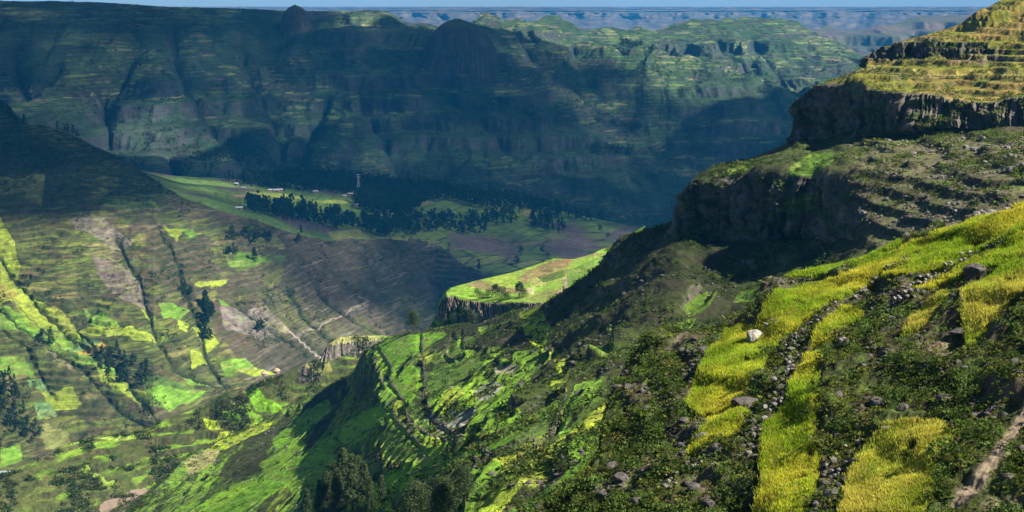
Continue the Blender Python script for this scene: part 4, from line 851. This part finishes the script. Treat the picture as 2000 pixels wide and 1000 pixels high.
# --- low scrub
def scrub(name,S,w,n,size,k,col,label,ls=.22,seed=3,off=0):
    U,V,P=S[:3]; w=np.broadcast_to(w,U.shape)*((U>-60)&(U<2060)&(V<1060)); w=np.clip(w,0,None).astype(np.float64).ravel(); w/=w.sum(); r=np.random.default_rng(seed)
    i=r.choice(w.size,n,p=w); c=P.reshape(-1,3)[i]+r.normal(size=(n,3))*[.3,.3,0]; rd=size[0]+(size[1]-size[0])*r.random(n)**2.2
    tone=A(col)*(.55+.9*r.random((n,1))); tone=tone+(A((.16,.15,.04))-tone)*(r.random((n,1))>.85)*.6
    V_,F_,C_=leafcloud(c-[0,0,off],rd,rd*.9,k,rd*ls,tone); tag(mesh_np(name,V_,F_,M_leaf,C_),label,'scrub',kind='stuff')
def nz(S,sc,seed,lo=-.1,hi=.3):
    P=S[2]; return sst(lo,hi,fbm(P[...,0]/sc,P[...,1]/sc,3,seed))
_pd=pdist(NEAR[0],NEAR[1],PATH); fm=NEAR[3]; n_=sst(14,34,_pd)*np.clip(1-blur(blur(fm,4,0),4,1),0,1)**3
scrub('hillside_scrub',NEARS,n_*nz(NEARS,3.5,901,.1,.35)*(.35+.65*sst(1500,1250,NEAR[0])),5600,(.10,.5),26,(.06,.095,.02),'low green shrubs and herbs covering the near slope between the barley plots',.2)
scrub('herb_cover',NEARS,n_*nz(NEARS,2.5,908,-.2,.2),15000,(.05,.2),12,(.13,.16,.025),'short weeds scattered over the bare soil of the near slope',.35,5)
scrub('thorn_bushes',NEARS,n_*nz(NEARS,7,902,.05,.3),280,(.3,.9),170,(.07,.11,.025),'rounded leafy bushes standing out of the low scrub of the near slope',.11,6)
cl_=nz(MAS,25,903); sl_=sst(1660,1500,MAS[0])
scrub('gorge_scrub',MAS,cl_*sst(700,950,MAS[0])*sst(300,330,MAS[1])*sl_+.12*sst(640,700,MAS[1])+.5*nz(MAS,12,904,.08,.3)*sst(700,620,MAS[0]),11000,(.5,1.9),18,(.055,.085,.02),'bushes and heather over the shaded gorge side',.22,7)
scrub('ledge_scrub',MAS,sst(1560,1700,MAS[0])*sst(440,300,MAS[1])*nz(MAS,12,905),6000,(.3,1.3),14,(.10,.14,.025),'low bushes on the ledges around the upper cliffs',.25,9)
scrub('ridge_scrub',RIDS,nz(RIDS,22,907,-.05,.3),8500,(.8,3.4),16,(.04,.062,.018),'dark thicket covering the ridge at the lower left',.22,11)
gv=np.full(VAL[0].shape,1e9)
for ln in GULL: gv=np.minimum(gv,pdist(VAL[0],VAL[1],ln))
scrub('valley_scrub',VALS,nz(VALS,40,909,.0,.35)*.35+np.exp(-(gv/4)**2)*1.2*sst(-.25,.3,fbm(VAL[0]/30,VAL[1]/30,3,77))+sst(395,370,VAL[1])*sst(430,350,VAL[0])*.7,7500,(1.2,4.5),12,(.032,.055,.018),'bushes along the gullies and field edges of the valley side',.24,13)
fy=FAR[1]; scrub('mountain_scrub',FAR,nz(FAR,160,911,.02,.3)*sst(60,140,fy)+.1,9000,(3,9),7,(.03,.05,.02),'dark bushes and thickets dotted over the far mountain side',.3,15)
FW=[[(440,270),(520,290),(540,330),(470,330)],[(940,190),(1010,195),(1010,210),(950,208)],[(1160,230),(1290,255),(1270,262),(1170,240)],[(1140,285),(1240,290),(1230,305),(1150,300)],[(545,300),(640,330),(640,345),(560,320)],[(1010,215),(1050,225),(1030,232)],[(1210,75),(1260,85),(1240,95),(1215,90)]]
q=scatter_poly(FAR,FW,420,17); V_,F_,C_=leafcloud(q,rng.uniform(6,11,len(q)),rng.uniform(12,20,len(q)),26,rng.uniform(1.6,2.4,len(q)),np.zeros((len(q),3))+A((.02,.036,.018))); tag(mesh_np('mountain_woodland',V_,F_,M_leaf,C_),'dark patches of wood on the lower slopes of the far mountain','woodland',kind='stuff')
# --- barley plots
def barley(i,kind,poly):
    U,V,P,_=NEAR; m=inpoly(U+5*fbm(U/16,V/16,3,620),V+5*fbm(U/16,V/16,3,621),poly)&(U>1100)&(U<2300)&(V<1040)
    ms=blur(blur(m.astype(np.float32),4,0),4,1); X_,Y_=P[...,0],P[...,1]
    m&=(ms>.5+.9*fbm(X_/1.1,Y_/1.1,3,913))&(fbm(X_/1.8,Y_/2.6,3,914)<.36)
    p=P[m]
    if not len(p): return
    n=len(p); k=3; r=np.random.default_rng(i+50); K=n*k
    b=np.repeat(p,k,0)+r.normal(size=(K,3))*[.10,.12,0]-[0,0,.03]
    tall=.26+.18*fbm(b[:,0]/1.6,b[:,1]/1.6,4,911)+.16*r.random(K)**2; a=r.random(K)*6.28; wd=.012+.016*r.random(K)
    w=np.stack([np.cos(a)*wd,np.sin(a)*wd,0*a],1); lean=np.stack([-.06+.06*r.normal(size=K),.05*r.normal(size=K),tall],1)
    V_=np.stack([b-w,b+w,b+lean*.75+w*1.2,b+lean],1).reshape(-1,3); F_=np.arange(4*K).reshape(-1,4)
    t=sst(-.35,.35,fbm(b[:,0]/5,b[:,1]/6,4,915)+.25*r.normal(size=K)*.6+(.12 if kind=='yo' else 0)-(.35 if kind=='yg' else 0))[:,None]
    g_=A((.24,.38,.018)); y_=A((.52,.49,.045)) if kind!='yo' else A((.50,.46,.07))
    c=(g_*(1-t)+y_*t)*(.75+.5*r.random((K,1))); dry=(r.random((K,1))>.93); c=np.where(dry,A((.5,.38,.16)),c)
    C_=np.stack([c*.55,c*.55,c,c*1.1],1).reshape(-1,3)
    lab=['small green barley plot at the top edge of the near slope','long winding yellow barley strip running past the pale boulder','upper right barley strip with a pale ripened patch','barley strip under the long stone line at the right edge','narrow barley strip descending left of the bare scrub to the bottom edge','thin olive barley patch at the right edge below the dark bush','small olive barley wedge in the scrub on the right','square patch of ripening barley beside the footpath at the bottom'][i]
    tag(mesh_np('barley_plot',V_,F_,M_grass,C_),lab,'barley field',kind='stuff')
for i,(k,p) in enumerate(BAR): barley(i,k,p)
# --- stones
def rock_mesh(seed,n=1,sub=2):
    import bmesh
    bm=bmesh.new(); bmesh.ops.create_icosphere(bm,subdivisions=sub,radius=1); V=A([v.co[:] for v in bm.verts]); Fq=A([[v.index for v in f.verts] for f in bm.faces]); bm.free()
    r=np.random.default_rng(seed)
    for k in range(9):                                   # chip flat facets
        d=r.normal(size=3); d/=np.linalg.norm(d); h=.55+.3*r.random(); t=V@d; V=V-np.clip(t-h,0,9)[:,None]*d
    V=V*(1+.1*fbm(V[:,0]*1.7+seed,V[:,1]*1.7+V[:,2],3,seed))[:,None]*A([1,.8+.2*r.random(),.62+.2*r.random()]); return V,Fq
RK=[rock_mesh(k,sub=2) for k in range(6)]; RKL=[rock_mesh(k+20,sub=1) for k in range(6)]
def rocks_np(pts,rad,lib,seed=0):
    r=np.random.default_rng(seed); T=[]
    for p,q in zip(pts,rad):
        V,Fq=lib[r.integers(6)]; a=r.random()*6.28; ca,sa=math.cos(a),math.sin(a); M=A([[ca,-sa,0],[sa,ca,0],[0,0,1]])
        T.append(((V*q*A([1,.7+.5*r.random(),.8+.4*r.random()]))@M.T+p+[0,0,q*.15],Fq))
    return join(T)[:2]
def wpick(S,w,n,seed):
    U,V,P=S[:3]; w=np.broadcast_to(w,U.shape)*((U>-40)&(U<2040)&(V<1040)); w=np.clip(w,0,None).astype(np.float64).ravel(); w/=w.sum(); return P.reshape(-1,3)[np.random.default_rng(seed).choice(w.size,n,p=w)]
V_,F_=rocks_np(wpick(NEARS,n_*nz(NEARS,6,921,0,.3)+.01*n_,4200,21),.04+.22*rng.random(4200)**3,RKL,1); tag(mesh_np('loose_stones',V_,F_,M_dstone),'small dark stones strewn over the soil of the near slope','stones',kind='stuff')
dw=sst(1640,1720,MAS[0]+.25*(400-MAS[1]))*sst(262,275,MAS[1])*sst(480,430,MAS[1]); V_,F_=rocks_np(wpick(MAS,dw*nz(MAS,8,922,-.2,.2),2600,22),.15+.7*rng.random(2600)**4,RKL,2); tag(mesh_np('scree',V_,F_,M_scree),'grey scree strewn over the dry slope under the columnar cliff','stones',kind='stuff')
V_,F_=rocks_np(wpick(MAS,sst(900,1000,MAS[0])*sst(1500,1300,MAS[0])*sst(440,500,MAS[1])*nz(MAS,14,923,0,.3),2200,23),.2+.8*rng.random(2200)**3,RKL,3); tag(mesh_np('gorge_stones',V_,F_,M_dstone),'dark fallen stones on the shaded gorge side','stones',kind='stuff')
V_,F_=rocks_np(wpick(MAS,sst(1000,900,MAS[0])*sst(640,700,MAS[1])*nz(MAS,10,924,0.05,.3)*(1+2*(MAS[0]<640)),1800,24),.15+.6*rng.random(1800)**3,RKL,4); tag(mesh_np('terrace_stones',V_,F_,M_stone),'grey stones on the banks between the terraced fields','stones',kind='stuff')
RME=[]
for k in range(6):
    o=mesh_np('boulder',*RK[k],M_dstone); o2=mesh_np('boulder',*RK[k],M_stone); RME.append((o.data,o2.data)); bpy.data.objects.remove(o); bpy.data.objects.remove(o2)
def boulder(p,s,label,group,m=0,sq=(1,1,1)):
    o=bpy.data.objects.new('boulder',RME[random.randrange(6)][m]); COL.objects.link(o); put(o,tuple(p+A([0,0,s*.2])),s); o.scale=(s*sq[0],s*sq[1],s*sq[2]); tag(o,label,'boulder',group)
for p in wpick(NEARS,n_*sst(560,700,NEAR[1]),60,25): boulder(p,random.uniform(.22,.55),'dark boulder lying in the scrub of the near slope','boulders in the near scrub')
for p in wpick(MAS,dw*nz(MAS,10,927,0,.3),75,26): boulder(p,random.uniform(.45,1.0)+.6*random.random()**4,'grey boulder on the dry slope below the columnar cliff','boulders below the cliff',1)
def big_rock(px_,py_,s,mt,label,sq=(1,.8,1)):
    V,Fq=rock_mesh(int(px_),sub=4); V=V*(1+.07*ridged(V[:,0]*2.2,V[:,1]*2.2+V[:,2]*2,4,int(px_)))[:,None]; p=ground_at(NEARS,px_,py_)
    o=mesh_np('boulder',V*s*A(sq),Fq,mt); o.location=tuple(p+A([0,0,s*.35])); tag(o,label,'boulder')
big_rock(1472,668,.85,M_pale,'large pale lichen-covered boulder standing in the yellow barley',(.85,.8,.85))
big_rock(1455,795,.75,M_dstone,'broad dark boulder at the right edge of the winding barley strip',(1.2,.8,.6))
big_rock(1375,858,.5,M_stone,'grey boulder at the lower left edge of the winding barley strip')
big_rock(1515,636,.38,M_dstone,'small dark rock in the barley just right of the pale boulder')
big_rock(1648,672,.4,M_stone,'grey rock in the scrub right of the narrow barley strip')
big_rock(1905,538,.7,M_dstone,'dark bushy rock between two barley strips near the right edge',(1.1,.9,.9))
big_rock(1880,655,.6,M_dstone,'flat dark rock in the scrub under the small olive barley wedge',(1.4,1,.4))
big_rock(1740,840,.4,M_stone,'flat rock just above the ripening square patch',(1.3,.9,.4))
def wall(S,line,label,rad,per,mt,w=.5,name='stone_wall',cat='stone wall'):
    pts=[];U,V,P=S[:3]
    for (ax,ay),(bx,by) in zip(line[:-1],line[1:]):
        a=ground_at(S,ax,ay,4); b=ground_at(S,bx,by,4); n=max(2,int(np.linalg.norm(b-a)*per))
        for k in range(n):
            t=k/n; x_,y_=ax+(bx-ax)*t,ay+(by-ay)*t; q=ground_at(S,x_,y_,5)
            pts.append(q+[random.gauss(0,w),random.gauss(0,w*.6),random.random()*rad*1.1])
    pts=A(pts); V_,F_=rocks_np(pts,rad*(.5+rng.random(len(pts))),RKL,len(line)); tag(mesh_np(name,V_,F_,mt),label,cat)
NW=[([(1790,500),(1755,522),(1725,543),(1700,562),(1668,585)],'loose stone wall between the two upper barley strips'),([(1960,478),(1900,500),(1860,520),(1800,553),(1760,590),(1720,610)],'long dark stone wall running down from the right edge'),
 ([(1555,655),(1548,700),(1535,745),(1515,790),(1500,830),(1482,870),(1462,905)],'rubble wall along the left side of the descending barley strip'),([(1570,605),(1530,625),(1500,640)],'short stone row above the small dark rock'),([(1690,860),(1670,880),(1650,905),(1640,940)],'stone pile between the two lowest barley patches'),
 ([(1390,905),(1350,915),(1320,935),(1300,955)],'stone row under the foot of the winding strip'),([(1650,592),(1600,622),(1565,650)],'stone row along the middle of the yellow field')]
for ln,lb in NW: wall(NEARS,ln,lb,.16,6,M_stone,.32)
MSN=['walled corner above the eucalyptus grove','bank along the long green strip','bank between two pale strips on the lower right','low wall at the top of the shaded slope','wall along the cliff edge of the bright field','small ring wall on the lower right terrace','left outer wall of the curved terraces','inner curved wall of the terraces above the quarry','wall round the pale quarry floor','upright wall dividing the bright top field','wall stepping down the left side of the bright field','short wall at the upper middle terrace','small wall right of the upper terrace','wall along the lower left terrace','small curved wall on the lower terrace','wall across the upper shoulder of the right cliff','wall under the topmost cliff on the right','ledge of stones on the lower cliff']
MS=(*proj(MAS[2]),MAS[2])
for ln,lb in zip(MAS_WALLS[:17],MSN): wall(MS,ln,'dry stone '+lb,.24 if ln[0][1]>300 else .3,1.4,M_wallst,.25)
# --- houses of the village
def box(x0,x1,y0,y1,z0,z1):
    V=A([[x0,y0,z0],[x1,y0,z0],[x1,y1,z0],[x0,y1,z0],[x0,y0,z1],[x1,y0,z1],[x1,y1,z1],[x0,y1,z1]]); return V,A([[0,3,2,1],[4,5,6,7],[0,1,5,4],[1,2,6,5],[2,3,7,6],[3,0,4,7]])
M_dark=mat_plain('dark_opening',(.03,.025,.02))
def house_parts():
    a=mesh_np('wall',*box(-4,4,-2.5,2.5,-1.5,2.4),M_mud)
    V=A([[-4.6,-3.1,2.3],[4.6,-3.1,2.3],[4.6,0,4],[-4.6,0,4],[-4.6,3.1,2.3],[4.6,3.1,2.3],[-4.6,-3.1,2.15],[4.6,-3.1,2.15],[4.6,0,3.85],[-4.6,0,3.85],[-4.6,3.1,2.15],[4.6,3.1,2.15]])
    Fq=A([[0,1,2,3],[3,2,5,4],[7,6,9,8],[8,9,10,11],[6,7,1,0],[10,4,5,11]]); b=mesh_np('roof',V,Fq,M_tin); c=mesh_np('door',*box(-.5,.5,-2.56,-2.5,0,2),M_dark)
    d=[o.data for o in (a,b,c)]; [bpy.data.objects.remove(o) for o in (a,b,c)]; return d
HD=house_parts()
def house(S,x,y_,label,group,s=1.,rz=None):
    e=bpy.data.objects.new('house',None); COL.objects.link(e)
    for nm,m in zip(('wall','roof','door'),HD):
        c=bpy.data.objects.new(nm,m); COL.objects.link(c); c.parent=e
    put(e,tuple(ground_at(S,x,y_)+A([0,0,.8])),s,random.uniform(-.5,.5) if rz is None else rz); tag(e,label,'house',group)
for q_,(x,y_,sc) in enumerate(sorted(((463,360,.9),(476,367,.7),(528,374,.8),(541,375,1.1),(547,374,1),(587,369,.8),(597,369,1.2),(617,377,1),(673,385,.8),(685,382,1),(694,383,1.1),(725,389,1.2),(784,396,.9),(700,377,.8),(655,364,.8),(545,361,.8)))): house(PLAS,x,y_,'small tin-roofed house before the far belt of woods, '+ORD[q_],'houses before the far woods',sc)
for q_,(x,y_,sc) in enumerate(sorted(((693,404,1.2),(561,407,.9),(592,410,1.3),(468,410,1.1),(495,401,.8),(764,415,1.1),(763,421,.9),(749,424,.8),(746,446,1.2),(763,448,.8),(874,418,.9),(886,418,.8),(919,393,1.2),(958,402,.8),(1049,405,1.2),(1064,440,.8),(815,452,.8),(900,452,.7)))): house(PLAS,x,y_,'small tin-roofed house among the village groves, '+ORD[q_],'houses among the groves',sc)
def hut(x,y_,label,s):
    e=bpy.data.objects.new('thatched_hut',None); COL.objects.link(e); t=np.linspace(0,2*np.pi,20,endpoint=False); i=np.arange(20);j=(i+1)%20
    def ring(r,z): return np.stack([r*np.cos(t),r*np.sin(t),0*t+z],-1)
    mesh_np('wall',np.concatenate([ring(3,-1),ring(3,2)]),np.stack([i,j,j+20,i+20],-1),M_mud,parent=e)
    mesh_np('roof',np.concatenate([ring(4,1.7),ring(3.4,2.6),ring(2,3.9),ring(.15,4.8)]),np.concatenate([np.stack([i,j,j+20,i+20],-1)+20*k for k in range(3)]),M_thatch,parent=e)
    put(e,tuple(ground_at(VALS,x,y_)+A([0,0,.5])),s,0); tag(e,label,'hut')
hut(516,733,'left one of two pale thatched huts above the scrub ridge',1.1); hut(541,728,'right one of two pale thatched huts above the scrub ridge',1.1)
# --- lattice pylon
def pylon(x,y_,h):
    e=bpy.data.objects.new('pylon',None); COL.objects.link(e); T=[]; w=lambda z:3.2*(1-z/h)**1.2+.5
    legs=[(-1,-1),(1,-1),(1,1),(-1,1)]; zs=[0,.2,.38,.54,.68,.8,.9,1]
    for a in legs:
        for z0,z1 in zip(zs[:-1],zs[1:]): T.append(tube((a[0]*w(z0*h),a[1]*w(z0*h),z0*h),(a[0]*w(z1*h),a[1]*w(z1*h),z1*h),.16,.16,4))
    mesh_np('legs',*join(T)[:2],M_steel,parent=e); T=[]
    for k in range(4):
        a,b=legs[k],legs[(k+1)%4]
        for z0,z1 in zip(zs[:-1],zs[1:]):
            T.append(tube((a[0]*w(z0*h),a[1]*w(z0*h),z0*h),(b[0]*w(z1*h),b[1]*w(z1*h),z1*h),.08,.08,4)); T.append(tube((b[0]*w(z0*h),b[1]*w(z0*h),z0*h),(a[0]*w(z1*h),a[1]*w(z1*h),z1*h),.08,.08,4))
    mesh_np('bracing',*join(T)[:2],M_steel,parent=e)
    for zz,l in ((.98,6),(.88,4.5)): mesh_np('cross_arm',*join([tube((-l,0,zz*h),(0,0,zz*h+.8),.08,.14,4),tube((0,0,zz*h+.8),(l,0,zz*h),.14,.08,4),tube((-l,0,zz*h),(l,0,zz*h),.1,.1,4)])[:2],M_steel,parent=e)
    e.location=tuple(ground_at(PLAS,x,y_)); e.rotation_euler=(0,0,.2); tag(e,'tall pale lattice pylon rising from the village woods','pylon')
pylon(700,384,38)
print('end',time.time()-T0)
